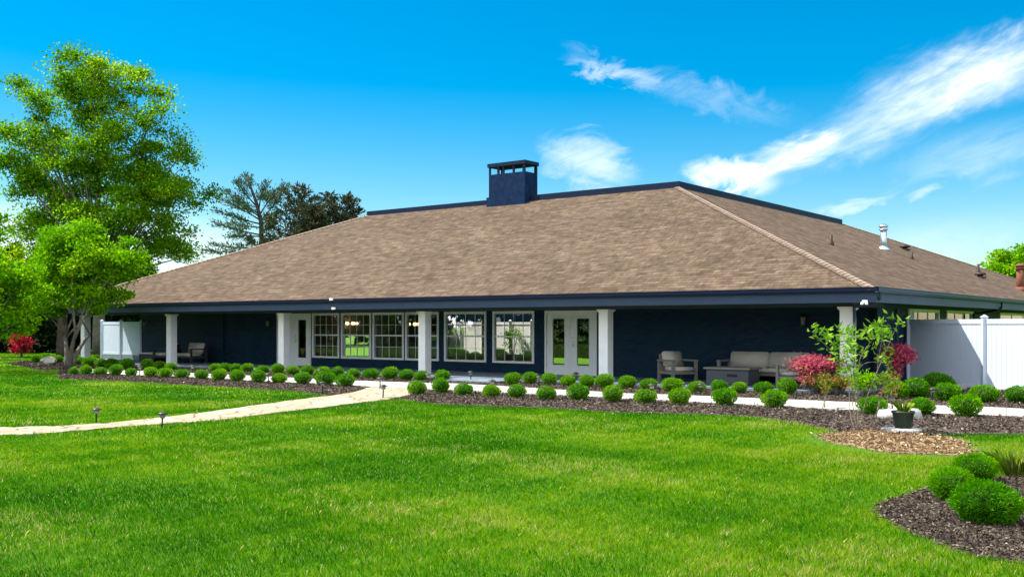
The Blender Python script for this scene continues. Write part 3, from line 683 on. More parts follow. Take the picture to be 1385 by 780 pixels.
# things standing on the roof are fixed to it
def on_right_roof(x, y):
    d = Vector(((x - CX) / F, 1, (HY - y) / F)); o = Vector((0, 0, CH))
    # z = ZE + (E - a) * PITCH
    a0 = (o - P0).dot(U); a1 = d.dot(U)
    t = (ZE + (E - a0) * PITCH - o.z) / (d.z + a1 * PITCH); p = o + d * t
    return Vector(((p - P0).dot(U), (p - P0).dot(N), p.z)), t
def pipe(x, yb, yt, rpx, mat, name='vent_pipe', cap=False):
    p, t = on_right_roof(x, yb); h = (yb - yt) * t / F; r = rpx * t / F
    root = empty(name, p, 0, roof)
    MB().lathe([(r, -.25), (r, h)], 14).build('pipe', mat, root, True)
    MB().lathe([(r * 2.0, -.12), (r * 1.9, .03), (r * 1.15, .12), (r * 1.05, .13)], 16).build('flashing', mat, root, True)
    if cap: MB().lathe([(r * 1.1, h - .10), (r * 1.45, h - .09), (r * 1.45, h - .06), (r * 1.1, h - .05), (r * 1.1, h + .02), (r * 1.5, h + .04), (r * 1.4, h + .08), (r * .6, h + .15)], 18).build('cap', mat, root, True)
pipe(1124, 331, 318, 2.2, brownpipe); pipe(1195, 337, 308, 4.2, steel, 'flue_pipe', True)
pipe(1233, 350, 341, 1.6, brownpipe); pipe(1323, 368, 357, 1.8, brownpipe); pipe(1380, 392, 361, 5, rust, 'flue_pipe', True)
for (x, y) in ((1224, 338), (1326, 375.5)):
    p, t = on_right_roof(x, y); rr = empty('roof_vent', p, 0, roof)
    MB().box(-.2, .2, -.22, .22, -.02, .05).build('base', brownpipe, rr); MB().lathe([(.12, .04), (.12, .12), (.24, .12), (.22, .2), (.08, .24)], 14).build('hood', brownpipe, rr, True)

# ------------------------------------------------------------------ vinyl fences
def fence(name, pts, z0, hgt, label, group=None, vinyl=vinyl):
    root = empty(name, (pts[0][0], pts[0][1], 0)); tag(root, label, 'fence', group)
    o = Vector((pts[0][0], pts[0][1], 0))
    pts = [Vector((p[0], p[1], 0)) for p in pts]
    for p in pts:
        q = p - o; m = MB(); m.box(q.x - .065, q.x + .065, q.y - .065, q.y + .065, 0, z0 + hgt + .04); po = m.build('post', vinyl, root, bevel=.006)
        k = MB(); k.box(q.x - .08, q.x + .08, q.y - .08, q.y + .08, z0 + hgt + .041, z0 + hgt + .065); k.add([(q.x - .07, q.y - .07, z0 + hgt + .066), (q.x + .07, q.y - .07, z0 + hgt + .066), (q.x + .07, q.y + .07, z0 + hgt + .066), (q.x - .07, q.y + .07, z0 + hgt + .066), (q.x, q.y, z0 + hgt + .12)], [(0, 1, 4), (1, 2, 4), (2, 3, 4), (3, 0, 4), (3, 2, 1, 0)]); k.build('post_cap', vinyl, po)
    for p, q in zip(pts[:-1], pts[1:]):
        d = (q - p).normalized(); L = (q - p).length; M = Matrix.Translation(p - o) @ Matrix.Rotation(math.atan2(d.y, d.x), 4, 'Z')
        m = MB(); n = max(1, round((L - .14) / .155)); w = (L - .14) / n
        for i in range(n): m.obox(M, .07 + i * w + .003, .07 + (i + 1) * w - .003, -.011, .011, z0 + .12, z0 + hgt - .12)
        m.obox(M, .07, L - .07, -.006, .006, z0 + .13, z0 + hgt - .13)
        m.build('panel', vinyl, root)
        MB().obox(M, .066, L - .066, -.026, .026, z0 + hgt - .13, z0 + hgt).build('top_rail', vinyl, root); MB().obox(M, .066, L - .066, -.026, .026, z0 + .02, z0 + .12).build('bottom_rail', vinyl, root)
d_ = (Vector((12.5, 27.1, 0)) - Vector((11.55, 29.0, 0))).normalized() * 2.13
fs = Vector((12.5, 27.1, 0)) - d_
fence('privacy_fence', [fs - d_ * .19, fs + d_, fs + d_ * 2, fs + d_ * 3, fs + d_ * 4], .0, 1.87, 'tall white vinyl privacy fence beside the right corner of the building')
lf = [W(a_at(x, 2.9), 2.9) for x in (191.5, 164, 138)]
fence('privacy_fence', lf, .26, 1.62, 'short white vinyl fence between the far left column and the brick wall')
MB().box(a_at(138, 2.9), a_at(191.5, 2.9) - .1, 2.86, 2.94, 0, .26).build('retaining_kerb', slab_m, bld)
# courtyard: fence and plants seen through the windows
cf = [W(a_at(x, 12.7), 12.7) for x in (596, 624, 653)]
cf2 = [W(a_at(x, 12.7), 12.7) for x in (662, 690, 719)]
fence('privacy_fence', cf, .0, 1.86, 'white fence seen through the window right of the middle column', None, white_vinyl)
fence('privacy_fence', cf2, .0, 1.86, 'white fence seen through the window left of the french doors', None, white_vinyl)

# ------------------------------------------------------------------ shrubs and plants
def lump(D, rng, k=10, amp=.17):
    r = np.ones(len(D))
    for _ in range(k + 6):
        c = unit(rng.normal(size=3)); r += amp * np.exp(-((1 - D @ c) * 6)) * rng.uniform(-.6, 1)
    return r
def boxwood_mesh(seed, n, L, Wd, flat=.80, name='boxwood', mat=None, spiky=.5):
    rng = np.random.default_rng(seed); D = unit(rng.normal(size=(n, 3))); D = D[D[:, 2] > -.75]; n = len(D)
    r = lump(D, rng) * rng.uniform(.80, 1.0, n); r *= 1 + .05 * np.sin(D[:, 0] * 9 + D[:, 1] * 7)
    Pp = D * r[:, None] * np.array([1, 1, flat]); Pp[:, :2] *= (1 + .30 * np.minimum(D[:, 2:3], 0)); Pp[:, 2] += flat * .93
    dirn = unit(D * spiky + rng.normal(size=(n, 3)) * .55 + np.array([0, 0, .35]))
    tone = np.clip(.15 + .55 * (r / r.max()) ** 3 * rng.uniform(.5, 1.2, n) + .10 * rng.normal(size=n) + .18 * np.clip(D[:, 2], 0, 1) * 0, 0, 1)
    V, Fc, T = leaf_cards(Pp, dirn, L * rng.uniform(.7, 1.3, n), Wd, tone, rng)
    # woody, leafy inside
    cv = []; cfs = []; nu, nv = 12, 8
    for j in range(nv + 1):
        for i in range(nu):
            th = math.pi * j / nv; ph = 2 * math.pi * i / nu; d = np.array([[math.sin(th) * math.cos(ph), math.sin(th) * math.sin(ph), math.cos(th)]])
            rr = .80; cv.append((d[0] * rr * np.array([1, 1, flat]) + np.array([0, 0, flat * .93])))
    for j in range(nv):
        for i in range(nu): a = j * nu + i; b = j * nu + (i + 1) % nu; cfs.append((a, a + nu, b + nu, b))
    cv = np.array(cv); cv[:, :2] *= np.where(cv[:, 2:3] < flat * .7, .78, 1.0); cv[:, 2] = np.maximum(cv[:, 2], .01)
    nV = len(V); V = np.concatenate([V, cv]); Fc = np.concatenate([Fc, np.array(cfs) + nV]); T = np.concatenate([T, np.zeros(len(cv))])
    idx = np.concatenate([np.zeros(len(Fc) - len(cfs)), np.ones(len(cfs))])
    return fast_mesh(name, V, Fc, T, [mat or box_m, core_m], idx)
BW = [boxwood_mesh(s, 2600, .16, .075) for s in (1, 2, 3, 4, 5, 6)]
rb = random.Random(5)
def shrub(loc, r, label, group, mesh=None, hz=1.0, name='boxwood_shrub'):
    o = bpy.data.objects.new(name, mesh or rb.choice(BW)); link(o); o.location = loc; o.rotation_euler = (0, 0, rb.uniform(0, 6.28))
    q = r * rb.uniform(.9, 1.08); o.scale = (q * rb.uniform(.9, 1.1), q * rb.uniform(.9, 1.1), q * hz * rb.uniform(.82, 1.05))
    tag(o, label, 'shrub', group); return o
ORD = ['', 'nearest', 'second', 'third', 'fourth', 'fifth', 'sixth', 'seventh', 'eighth', 'ninth', 'tenth', 'eleventh', 'twelfth', 'thirteenth', 'fourteenth', 'fifteenth', 'sixteenth', 'seventeenth', 'eighteenth', 'nineteenth']
front_l = [(467, 523.6, 27), (440, 521.7, 26), (409.5, 520, 24), (377.5, 519, 23.5), (349.4, 518, 23), (321, 516.5, 22.5), (296, 515.5, 22), (272.5, 513.5, 22), (246, 512, 20), (223.5, 511.5, 20), (204, 510.5, 19.5), (177, 509, 19), (156.5, 508.5, 19), (136, 508, 18.5), (116, 507.5, 19), (99.5, 507, 14)]
front_r = [(564, 534, 26), (596.3, 532.5, 26), (628, 535.3, 28), (664.5, 538, 28), (699, 538.8, 24), (738.6, 541, 30), (782.6, 542, 29), (828.6, 544.7, 31), (873, 546.5, 31), (918.7, 548, 32), (980, 549.5, 33), (1047, 552.5, 35), (1180, 561.5, 38), (1247, 562.5, 38), (1306, 565, 41), (1384, 566, 20)]
def place_px(x, yb, wpx):
    rpx = wpx * .46; g = G(x, yb); Y = g.y; r = rpx * Y / F; Y2 = Y + r * .55
    return Vector(((x - CX) / F * Y2, Y2, .0)), r
for k, (x, y, w) in enumerate(front_l):
    l, r = place_px(x, y, w); shrub(l, r, f'small round boxwood in front of the walk, {ORD[k+1]} to the left of the stone path', 'boxwoods in the front row')
for k, (x, y, w) in enumerate(front_r[:-1]):
    l, r = place_px(x, y, w); shrub(l, r, f'small round boxwood in front of the walk, {ORD[k+1]} to the right of the stone path', 'boxwoods in the front row')
back = [(48, 490.5, 15), (63, 490.5, 16), (79, 491, 14), (108, 493.5, 17), (121, 495.5, 20), (137, 496.5, 19), (151, 497, 19), (148, 499, 12), (172, 499, 19), (199, 499.5, 19), (216, 500, 16), (231, 501, 18),
    (291, 502.3, 17), (305, 502.8, 17), (318.6, 503.3, 18), (334, 503.5, 18), (355, 505, 19), (376, 506, 20), (395.6, 507, 20), (416, 508, 21), (436, 509, 20), (456, 510, 20), (478, 511.2, 20), (501, 512.2, 21), (527, 513.5, 22), (549.4, 514.5, 21), (570, 515.5, 22), (598.5, 516, 24),
    (693, 520.5, 24), (717, 519.5, 22), (743, 520.5, 24), (768, 522.5, 23), (793.6, 524, 23), (817.5, 524.5, 26), (848.5, 526, 25), (877, 527, 24), (909.7, 530, 27), (942.6, 531, 26), (973.8, 530.5, 24), (1000, 532, 26), (1032, 533, 27), (1065, 534, 28)]
cols = [(107, 'far left column'), (233, 'column by the left patio chair'), (385, 'column at the left door'), (578, 'column between the windows'), (820, 'column right of the french doors'), (1147, 'corner column')]
cnt = {}
for (x, y, w) in back:
    if x < 90:
        lab = {48: 'leftmost small boxwood in the back row beside the grey boulder', 63: 'small boxwood directly behind the grey boulder', 79: 'small boxwood touching the left side of the multi stemmed tree trunk'}[x]
    else:
        c = [q for q in cols if q[0] - 12 <= x][-1] if any(q[0] - 12 <= x for q in cols) else cols[0]
        cnt[c[1]] = cnt.get(c[1], 0) + 1
        lab = f'small boxwood behind the walk, {["", "first"][1] if cnt[c[1]] == 1 else ORD[cnt[c[1]]]} counting right from the {c[1]}'
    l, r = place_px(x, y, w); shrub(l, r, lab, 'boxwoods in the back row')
for (x, y, w, lab) in [(1213, 540, 34, 'dark green mounded shrub directly below the crimson maple'), (1238, 539, 40, 'dark green mounded shrub in the middle of the fence corner clump'), (1268, 534, 42, 'tallest dark green shrub against the start of the right fence'), (1280, 543.5, 37, 'round boxwood right of the path lamp beside the fence clump'),
        (1320, 524.5, 30, 'round boxwood against the middle post of the right fence'), (1331, 545.5, 37, 'round boxwood in front of the right fence post'), (1377, 546, 32, 'round boxwood at the right edge in front of the fence')]:
    l, r = place_px(x, y, w); shrub(l, r, lab, 'shrubs beside the right fence')
# three large clipped shrubs in the near corner bed
BIG = [boxwood_mesh(s, 7500, .17, .036, .80, 'large_boxwood', spiky=.8) for s in (21, 22, 23)]
for (x, y, w, lab, m) in [(1333, 713, 83, 'largest bright green clipped shrub, nearest the camera in the corner bed', 0), (1290, 681, 64, 'bright green clipped shrub left of and behind the largest corner shrub', 1), (1318, 655, 62, 'spreading green shrub farthest back in the corner bed cluster', 2)]:
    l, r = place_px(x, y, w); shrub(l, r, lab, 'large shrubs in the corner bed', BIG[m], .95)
# shrubs in the courtyard, behind the glass
for k, (x, b, r, lab) in enumerate([(612, 12.1, .42, 'green shrub seen at the lower left of the window right of the middle column'), (626, 12.1, .34, 'green shrub seen second from left through the window right of the middle column'), (643, 12.1, .34, 'green shrub seen at the lower right of the window right of the middle column'),
        (676, 12.1, .42, 'green shrub seen at the lower left of the window left of the french doors'), (696, 12.1, .28, 'green shrub seen at bottom centre of the window left of the french doors'), (714, 12.1, .28, 'green shrub seen at lower right of the window left of the french doors')]):
    shrub(W(a_at(x, b), b), r, lab, 'courtyard shrubs behind the glass')

def blob_plant(name, loc, rx, rz, zc, n, L, Wd, mat, label, cat, seed, stems=5, clumps=14, flatc=.5, spread=.25):
    """open shrub: stems plus foliage in tiers of clumps"""
    rng = np.random.default_rng(seed); root = empty(name, loc); tag(root, label, cat)
    cs = []; m = MB()
    for i in range(clumps):
        d = unit(rng.normal(size=3)); d[2] = abs(d[2]) if rng.random() < .7 else d[2]; c = d * np.array([rx, rx, rz]) * rng.uniform(.35, .85); c[2] += zc; cs.append(c)
        if i < clumps: 
            mid = (c[0] * .35 + rng.normal() * .03, c[1] * .35 + rng.normal() * .03, c[2] * .55); m.tube([(rng.normal() * .03, rng.normal() * .03, 0), mid, tuple(c)], [.018, .012, .004], 5)
    m.build('stems', bark_grey, root, True)
    cs = np.array(cs); k = rng.integers(0, len(cs), n); P = cs[k] + rng.normal(size=(n, 3)) * np.array([spread * rx, spread * rx, spread * rz * flatc]) * rng.uniform(.5, 1.4, size=(n, 1))
    P[:, 2] = np.maximum(P[:, 2], .03)
    D = unit(rng.normal(size=(n, 3)) + np.array([0, 0, .1])); tone = np.clip(.5 + (k % 5 - 2) * .09 + rng.normal(0, .2, n), 0, 1)
    V, Fc, T = leaf_cards(P, D, L * rng.uniform(.7, 1.3, n), Wd, tone, rng)
    o = link(bpy.data.objects.new('foliage', fast_mesh('foliage', V, Fc, T, mat)), root); return root
l, r = place_px(1107, 534, 66); blob_plant('laceleaf_maple', l, r * 1.05, .46, .60, 5200, .085, .034, pink_m, 'low spreading pink laceleaf maple left of the corner column', 'ornamental maple', 31, clumps=22)
l, r = place_px(1213, 531, 44); blob_plant('crimson_maple', l, r * .95, .56, .82, 5000, .085, .038, maroon_m, 'upright crimson maple between the corner column and the white fence', 'ornamental maple', 32, clumps=20)
l, r = place_px(29, 483, 30); blob_plant('red_maple_shrub', l, r, .62, .68, 2600, .17, .08, red_m, 'bright red maple shrub on the lawn at the far left', 'shrub', 33, clumps=16)
for k, (x, y, w, lab) in enumerate([(1107, 535, 34, 'orange tipped low shrub in front of the pink maple'), (1138, 536, 34, 'orange tipped low shrub at the foot of the corner column')]):
    l, r = place_px(x, y, w); o = blob_plant('spirea_shrub', l, r, .26, .26, 1500, .07, .03, orange_m, lab, 'shrub', 35 + k, clumps=16, spread=.4); o['group'] = 'orange tipped shrubs by the corner column'
for k, (x, y, w, lab) in enumerate([(1168, 541, 40, 'loose green shrub behind the magnolia sapling'), (1098, 578, 1, '')]):
    if lab: l, r = place_px(x, y, w); blob_plant('leafy_shrub', l, r, .3, .34, 1300, .08, .03, box_m, lab, 'shrub', 39, clumps=14, spread=.35)
blob_plant('courtyard_sapling', W(a_at(694, 12.3), 12.3), .5, .6, 1.1, 420, .14, .05, mag_m, 'thin sapling seen through the window left of the french doors', 'sapling', 40, clumps=10)

def magnolia():
    base = G(1160, 584); Y = base.y; root = empty('magnolia_sapling', base); tag(root, 'young multi stemmed magnolia sapling with pale stems in the right bed', 'sapling')
    def q(x, y, dy=0): p = at(x, y, Y + dy) - base; return p
    m = MB(); rng = np.random.default_rng(50); tips = []
    st = [[(1160, 583), (1153, 545), (1150, 500), (1128, 478), (1110, 460), (1099, 448)], [(1160, 583), (1157, 540), (1156, 497), (1152, 470), (1146, 450)], [(1161, 583), (1160, 530), (1162, 490), (1172, 470), (1185, 452)],
          [(1157, 583), (1150, 560), (1148, 520), (1140, 485), (1128, 460)], [(1162, 583), (1170, 545), (1183, 510), (1196, 480), (1207, 455), (1216, 433)], [(1156, 510), (1168, 492), (1190, 489), (1200, 490)], [(1186, 503), (1190, 475), (1194, 452), (1190, 442)], [(1154, 540), (1170, 524), (1186, 515), (1196, 520)]]
    for i, s in enumerate(st):
        ph = rng.uniform(-.35, .35); pts = [q(x, y, ph * (k / len(s)) * 1.6) for k, (x, y) in enumerate(s)]
        pts = smooth_pts(pts, 4); rad = list(np.linspace(.0085 if i < 5 else .005, .003, len(pts))); m.tube(pts, rad, 6)
        tips.append(pts[-1]); tips += [pts[int(len(pts) * f)] for f in (.62, .78, .9)]
    # a pale stake leaning with the right-hand stem
    m.build('stems', stem_m, root, True)
    for _ in range(16): tips.append(Vector(q(rng.uniform(1118, 1190), rng.uniform(445, 482), rng.uniform(-.5, .5))))
    for _ in range(6): tips.append(Vector(q(rng.uniform(1135, 1165), rng.uniform(480, 500), rng.uniform(-.3, .3))))
    P = []; D = []
    tw = MB()
    for t in tips:
        t = Vector(t)
        for _ in range(8):
            d = unit(rng.normal(size=3) * np.array([1, 1, .6]) + np.array([0, 0, .45])); P.append(np.array(t) + d * .03 + rng.normal(size=3) * .055); D.append(d)
    P = np.array(P); D = np.array(D); n = len(P); V, Fc, T = leaf_cards(P, D, rng.uniform(.09, .17, n), .046, np.clip(rng.normal(.6, .25, n), 0, 1), rng)
    link(bpy.data.objects.new('foliage', fast_mesh('foliage', V, Fc, T, mag_m)), root)
    s2 = empty('bamboo_stake', G(1180, 583)); tag(s2, 'pale wooden stake leaning right through the magnolia sapling', 'stake')
    b2 = G(1180, 583); MB().tube([(0, 0, 0), at(1203, 487, b2.y) - b2], .012, 6).build('pole', stem_m, s2)
magnolia()
def bare_sapling(x, y, h, label):
    b = G(x, y); root = empty('thin_sapling', b); tag(root, label, 'sapling', 'thin young saplings beside the walk'); rng = np.random.default_rng(int(x)); m = MB(); P = []; D = []
    for k in range(3):
        e = Vector((rng.normal() * .12, rng.normal() * .1, h * rng.uniform(.8, 1))); m.tube([(k * .03 - .03, 0, 0), e * .5 + Vector((.02, 0, 0)), e], [.009, .007, .003], 5)
        for f in np.linspace(.6, 1, 5):
            for _ in range(7): P.append(np.array(e * f) + rng.normal(size=3) * .05); D.append(unit(rng.normal(size=3) + np.array([0, 0, .3])))
    m.build('stems', stem_m, root); P = np.array(P); D = np.array(D); V, Fc, T = leaf_cards(P, D, .11, .04, np.clip(rng.normal(.5, .25, len(P)), 0, 1), rng)
    link(bpy.data.objects.new('foliage', fast_mesh('foliage', V, Fc, T, orange_m)), root)
bare_sapling(1114, 553.5, .72, 'thin orange leaved sapling in front of the pink maple')
bare_sapling(1203, 556, .8, 'thin sapling standing behind the pale stone block')

def tuft(name, loc, n, h, spread, mat, label, cat, seed, parent=None, lean=.5, w=.008, nm='foliage'):
    rng = np.random.default_rng(seed); az = rng.uniform(0, 2 * np.pi, n); r0 = spread * .25 * np.sqrt(rng.random(n)); hh = h * rng.uniform(.5, 1.1, n); ln = rng.uniform(.05, lean, n) * hh
    base = np.stack([np.cos(az) * r0, np.sin(az) * r0, np.zeros(n)], 1); o_ = np.stack([np.cos(az), np.sin(az), np.zeros(n)], 1)
    sd = np.stack([-np.sin(az), np.cos(az), np.zeros(n)], 1) * w / 2
    mid = base + o_ * (ln * .35)[:, None] + np.array([0, 0, 1]) * (hh * .6)[:, None]; tip = base + o_ * ln[:, None] + np.array([0, 0, 1]) * (hh * (1 - .1))[:, None]
    V = np.stack([base - sd, base + sd, mid + sd * .8, tip, mid - sd * .8], 1).reshape(-1, 3); T = np.repeat(np.clip(rng.normal(.5, .28, n), 0, 1), 5)
    o = bpy.data.objects.new(nm if parent else name, fast_mesh(name, V, np.arange(5 * n).reshape(n, 5), T, mat)); link(o, parent); o.location = loc
    if not parent: tag(o, label, cat)
    return o
tuft('ornamental_grass', G(1373, 644), 330, .30, .5, ogr_m, 'clump of tall ornamental grass at the back of the corner bed', 'ornamental grass', 61, lean=.8, w=.007)
# pot on its slab
sb_ = G(1219, 585); slab_o = empty('stump_slab', sb_); tag(slab_o, 'flat pale round stone slab under the green plant pot', 'stone slab')
MB().lathe([(.30, 0), (.31, .05), (.29, .075), (.0, .08)], 18).build('stone_top', stone_m, slab_o, True)
pt = empty('plant_pot', sb_ + Vector((.03, 0, .078))); tag(pt, 'dark green plastic nursery pot on the pale slab by the wood chips', 'plant pot')
MB().lathe([(.125, 0), (.165, .235), (.18, .238), (.18, .27), (.165, .272), (.158, .24), (.0, .235)], 24).build('pot', pot_m, pt, True)
MB().lathe([(.155, .236), (.155, .243), (0, .246)], 20).build('soil', core_m, pt)
tuft('plant', (0, 0, .24), 90, .22, .30, ogr_m, '', '', 62, parent=pt, lean=.8, w=.012, nm='seedlings')
def boulder(name, loc, sx_, sy_, sz_, mat, label, seed, blocky=.5):
    rng = np.random.default_rng(seed); bm = bmesh.new(); bmesh.ops.create_icosphere(bm, subdivisions=3, radius=1)
    cs = [unit(rng.normal(size=3)) for _ in range(9)]
    for v in bm.verts:
        d = np.array(v.co); m = 1.0
        for c in cs:
            t = float(d @ c)
            if t > .62: m = min(m, .62 / t * 1.12)
        v.co = Vector((d[0] * m * sx_, d[1] * m * sy_, d[2] * m * sz_))
    me = bpy.data.meshes.new(name); bm.to_mesh(me); bm.free(); me.materials.append(mat); o = link(bpy.data.objects.new(name, me)); o.location = loc; tag(o, label, 'rock'); return o
g = G(1222, 568); lb = MB(); lb.add([(-.40, -.2, -.02), (.38, -.24, -.02), (.42, .22, -.02), (-.36, .25, -.02), (-.34, -.16, .17), (.33, -.19, .20), (.36, .18, .19), (-.31, .2, .16)], [(0, 3, 2, 1), (4, 5, 6, 7), (0, 1, 5, 4), (1, 2, 6, 5), (2, 3, 7, 6), (3, 0, 4, 7)])
lb = lb.build('limestone_block', stone_m, None, True, bevel=.03); lb.location = (g.x, g.y + .25, 0); lb.rotation_euler = (0, 0, .12); tag(lb, 'pale flat limestone block behind the green plant pot', 'rock')
g = G(65, 495); boulder('boulder', (g.x, g.y, .16), .42, .32, .27, rock_m, 'grey boulder in the mulch left of the multi stemmed tree', 72)
g = G(1291, 531); boulder('boulder', (g.x, g.y + .1, .10), .34, .3, .2, rock_m, 'low grey rock at the foot of the right fence', 73)

# ------------------------------------------------------------------ path lamps
def make_lamp():
    r = empty('path_lamp'); m = MB(); m.tube([(0, 0, 0), (0, 0, .20)], .016, 8); m.lathe([(.028, 0), (.03, .01), (.017, .03)], 10); m.build('stake', black_metal, r)
    MB().lathe([(.035, .195), (.05, .21), (.055, .27), (.04, .272)], 12).build('lens', lens_m, r, True)
    MB().lathe([(.10, .272), (.105, .28), (.06, .30), (.02, .318), (.0, .32)], 16).build('cap', bronze, r, True)
    return r
lamp0 = make_lamp()
lamps = [(130, 573.5, 'lamp beside the far edge of the stone path at the far left'), (219, 580.5, 'lamp on the near side of the stone path on the left lawn'), (436, 533.5, 'lamp at the tip of the mulch left of the stone path'), (518, 538.5, 'lamp on the near side of the junction of stone path and walk'),
    (514, 526, 'lamp at the far side of the junction of stone path and walk'), (363, 519, 'lamp in front of the walk below the left door column'), (433, 513, 'lamp behind the walk below the leftmost window'), (260, 506, 'lamp behind the walk right of the left patio chair'), (189, 507, 'lamp among the boxwoods below the short left fence'),
    (579, 520, 'lamp behind the walk at the foot of the column between windows'), (637, 516, 'lamp on the porch step below the wide window'), (665, 530, 'lamp hidden behind a boxwood left of the french doors'), (729, 524, 'lamp behind the walk just left of the french doors'), (779, 518, 'lamp in front of the right leaf of the french doors'),
    (881.5, 537, 'lamp behind the walk below the armchair'), (948, 535.5, 'lamp behind the walk in front of the fire table'), (1261, 543.5, 'lamp left of the boxwoods by the right fence'), (1207, 556, 'lamp behind the pale limestone block')]
for k, (x, y, lab) in enumerate(lamps):
    o = lamp0 if k == 0 else copy_tree(lamp0)
    g = G(x, y); o.location = (g.x, g.y, .012); s_ = .88 if k < 2 else 1.0; o.scale = (s_, s_, s_); o.rotation_euler = (rb.uniform(-.05, .05), rb.uniform(-.05, .05), rb.uniform(0, 6))
    tag(o, 'small bronze path ' + lab, 'path light', 'bronze path lamps')

# ------------------------------------------------------------------ porch furniture
def cush(x0, x1, y0, y1, z0, z1, name, parent, M=None):
    m = MB()
    if M: m.obox(M, x0, x1, y0, y1, z0, z1)
    else: m.box(x0, x1, y0, y1, z0, z1)
    return m.build(name, cushion, parent, True, bevel=.035)
def seat(name, loc, rz, w, n, label, cat, dark=False):
    """local: sitter faces -y, width w, n cushions"""
    r = empty(name, loc, rz); tag(r, label, cat); fm = cushion_d if dark else frame_taupe; hw = w / 2; dp = .78
    for sx_ in (-1, 1):
        for yy in (-dp / 2, dp / 2 - .07):
            MB().box(sx_ * hw - .045 if sx_ > 0 else -hw - .045, sx_ * hw + .045 if sx_ > 0 else -hw + .045, yy, yy + .07, 0, .58).build('leg', fm, r, bevel=.006)
        MB().box(sx_ * hw - .055, sx_ * hw + .055, -dp / 2 - .02, dp / 2 + .02, .581, .63).build('armrest', fm, r, bevel=.008)
        MB().box(sx_ * hw - .02, sx_ * hw + .02, -dp / 2 + .071, dp / 2 - .071, .22, .30).build('side_rail', fm, r)
    MB().box(-hw + .046, hw - .046, -dp / 2, dp / 2, .22, .28).build('seat_frame', fm, r)
    M = Matrix.Translation((0, dp / 2 - .08, .30)) @ Matrix.Rotation(math.radians(-14), 4, 'X')
    MB().obox(M, -hw + .046, hw - .046, 0, .03, 0, .5).build('back_frame', fm, r)
    cw = (w - .13) / n
    for i in range(n):
        x0 = -hw + .065 + i * cw; cush(x0 + .006, x0 + cw - .006, -dp / 2 - .01, dp / 2 - .16, .285, .42, 'seat_cushion', r)
        M = Matrix.Translation((0, dp / 2 - .235, .425)) @ Matrix.Rotation(math.radians(-14), 4, 'X'); cush(x0 + .006, x0 + cw - .006, 0, .14, 0, .46, 'back_cushion', r, M)
    return r
ZS = .09
sa0, sa1 = a_at(966, 1.2), a_at(1096, 1.5)
# sofa against the wall
seat('outdoor_sofa', W((sa0 + sa1) / 2 - .05, 1.75, ZS), ROT, sa1 - sa0 - .2, 2, 'taupe framed outdoor sofa with two light back cushions against the wall', 'sofa')
seat('outdoor_armchair', W(a_at(913, .9), 1.05, ZS), ROT + math.radians(62), .78, 1, 'taupe armchair with light cushions left of the outdoor fire table', 'armchair')
seat('outdoor_armchair', W(a_at(1078, .35), .35, ZS), ROT - math.radians(88), .9, 1, 'taupe armchair at the right end of the porch beside the pink maple', 'armchair')
ft = empty('fire_table', W(a_at(990, .55), .6, ZS), ROT); tag(ft, 'charcoal rectangular fire pit table in front of the outdoor sofa', 'table')
MB().box(-.62, .62, -.36, .36, .02, .42).build('base', firetable_m, ft, bevel=.006); MB().box(-.68, .68, -.42, .42, .4205, .47).build('table_top', frame_taupe, ft, bevel=.006); MB().box(.0, .3, -.366, -.361, .22, .30).build('vent_grille', black_metal, ft)
seat('outdoor_loveseat', W(a_at(251, 1.0), 1.25, ZS), ROT - math.radians(5), 1.3, 1, 'dark wicker loveseat with taupe cushions behind the second column from the left', 'sofa', True)
seat('outdoor_chair', W(a_at(223, .9), 1.0, ZS), ROT + math.radians(-75), .8, 1, 'dark wicker chair with taupe cushion just left of the second column', 'armchair', True)
ct = empty('patio_table', W(a_at(204, 1.0), 1.1, ZS), ROT); tag(ct, 'low dark patio table with pale top near the short left fence', 'table')
MB().box(-.52, .52, -.35, .35, .0, .36).build('base', cushion_d, ct); MB().box(-.58, .58, -.40, .40, .3605, .41).build('table_top', cushion, ct)
# lamps hanging indoors
for (x, y, b, lab) in [(475.5, 440, 4.6, 'lit brass chandelier seen through the second window from the left'), (559, 441, 4.6, 'lit brass chandelier seen through the window behind the middle column')]:
    a = a_at(x, b); pos = W(a, b); z = CH + (HY - y) / F * pos.y; r = empty('chandelier', (pos.x, pos.y, 2.304)); tag(r, lab, 'chandelier', 'brass chandeliers indoors'); dz = z - 2.304
    m = MB(); m.tube([(0, 0, 0), (0, 0, dz + .2)], .012, 6); m.lathe([(.06, -.03), (.05, 0)], 10)
    for k in range(5):
        t = k * 1.257; m.tube([(0, 0, dz + .2), (math.cos(t) * .12, math.sin(t) * .12, dz + .02), (math.cos(t) * .22, math.sin(t) * .22, dz + .03)], .009, 6)
    m.build('frame', simple('aged_brass', (.35, .2, .06), .3, .1, 5, metal=.9), r)
    for k in range(5):
        t = k * 1.257; MB().lathe([(.0, -.05), (.05, -.03), (.06, .02), (.045, .07), (0, .09)], 10, (math.cos(t) * .22, math.sin(t) * .22, dz + .06)).build('lamp_shade', bulb_m, r, True)

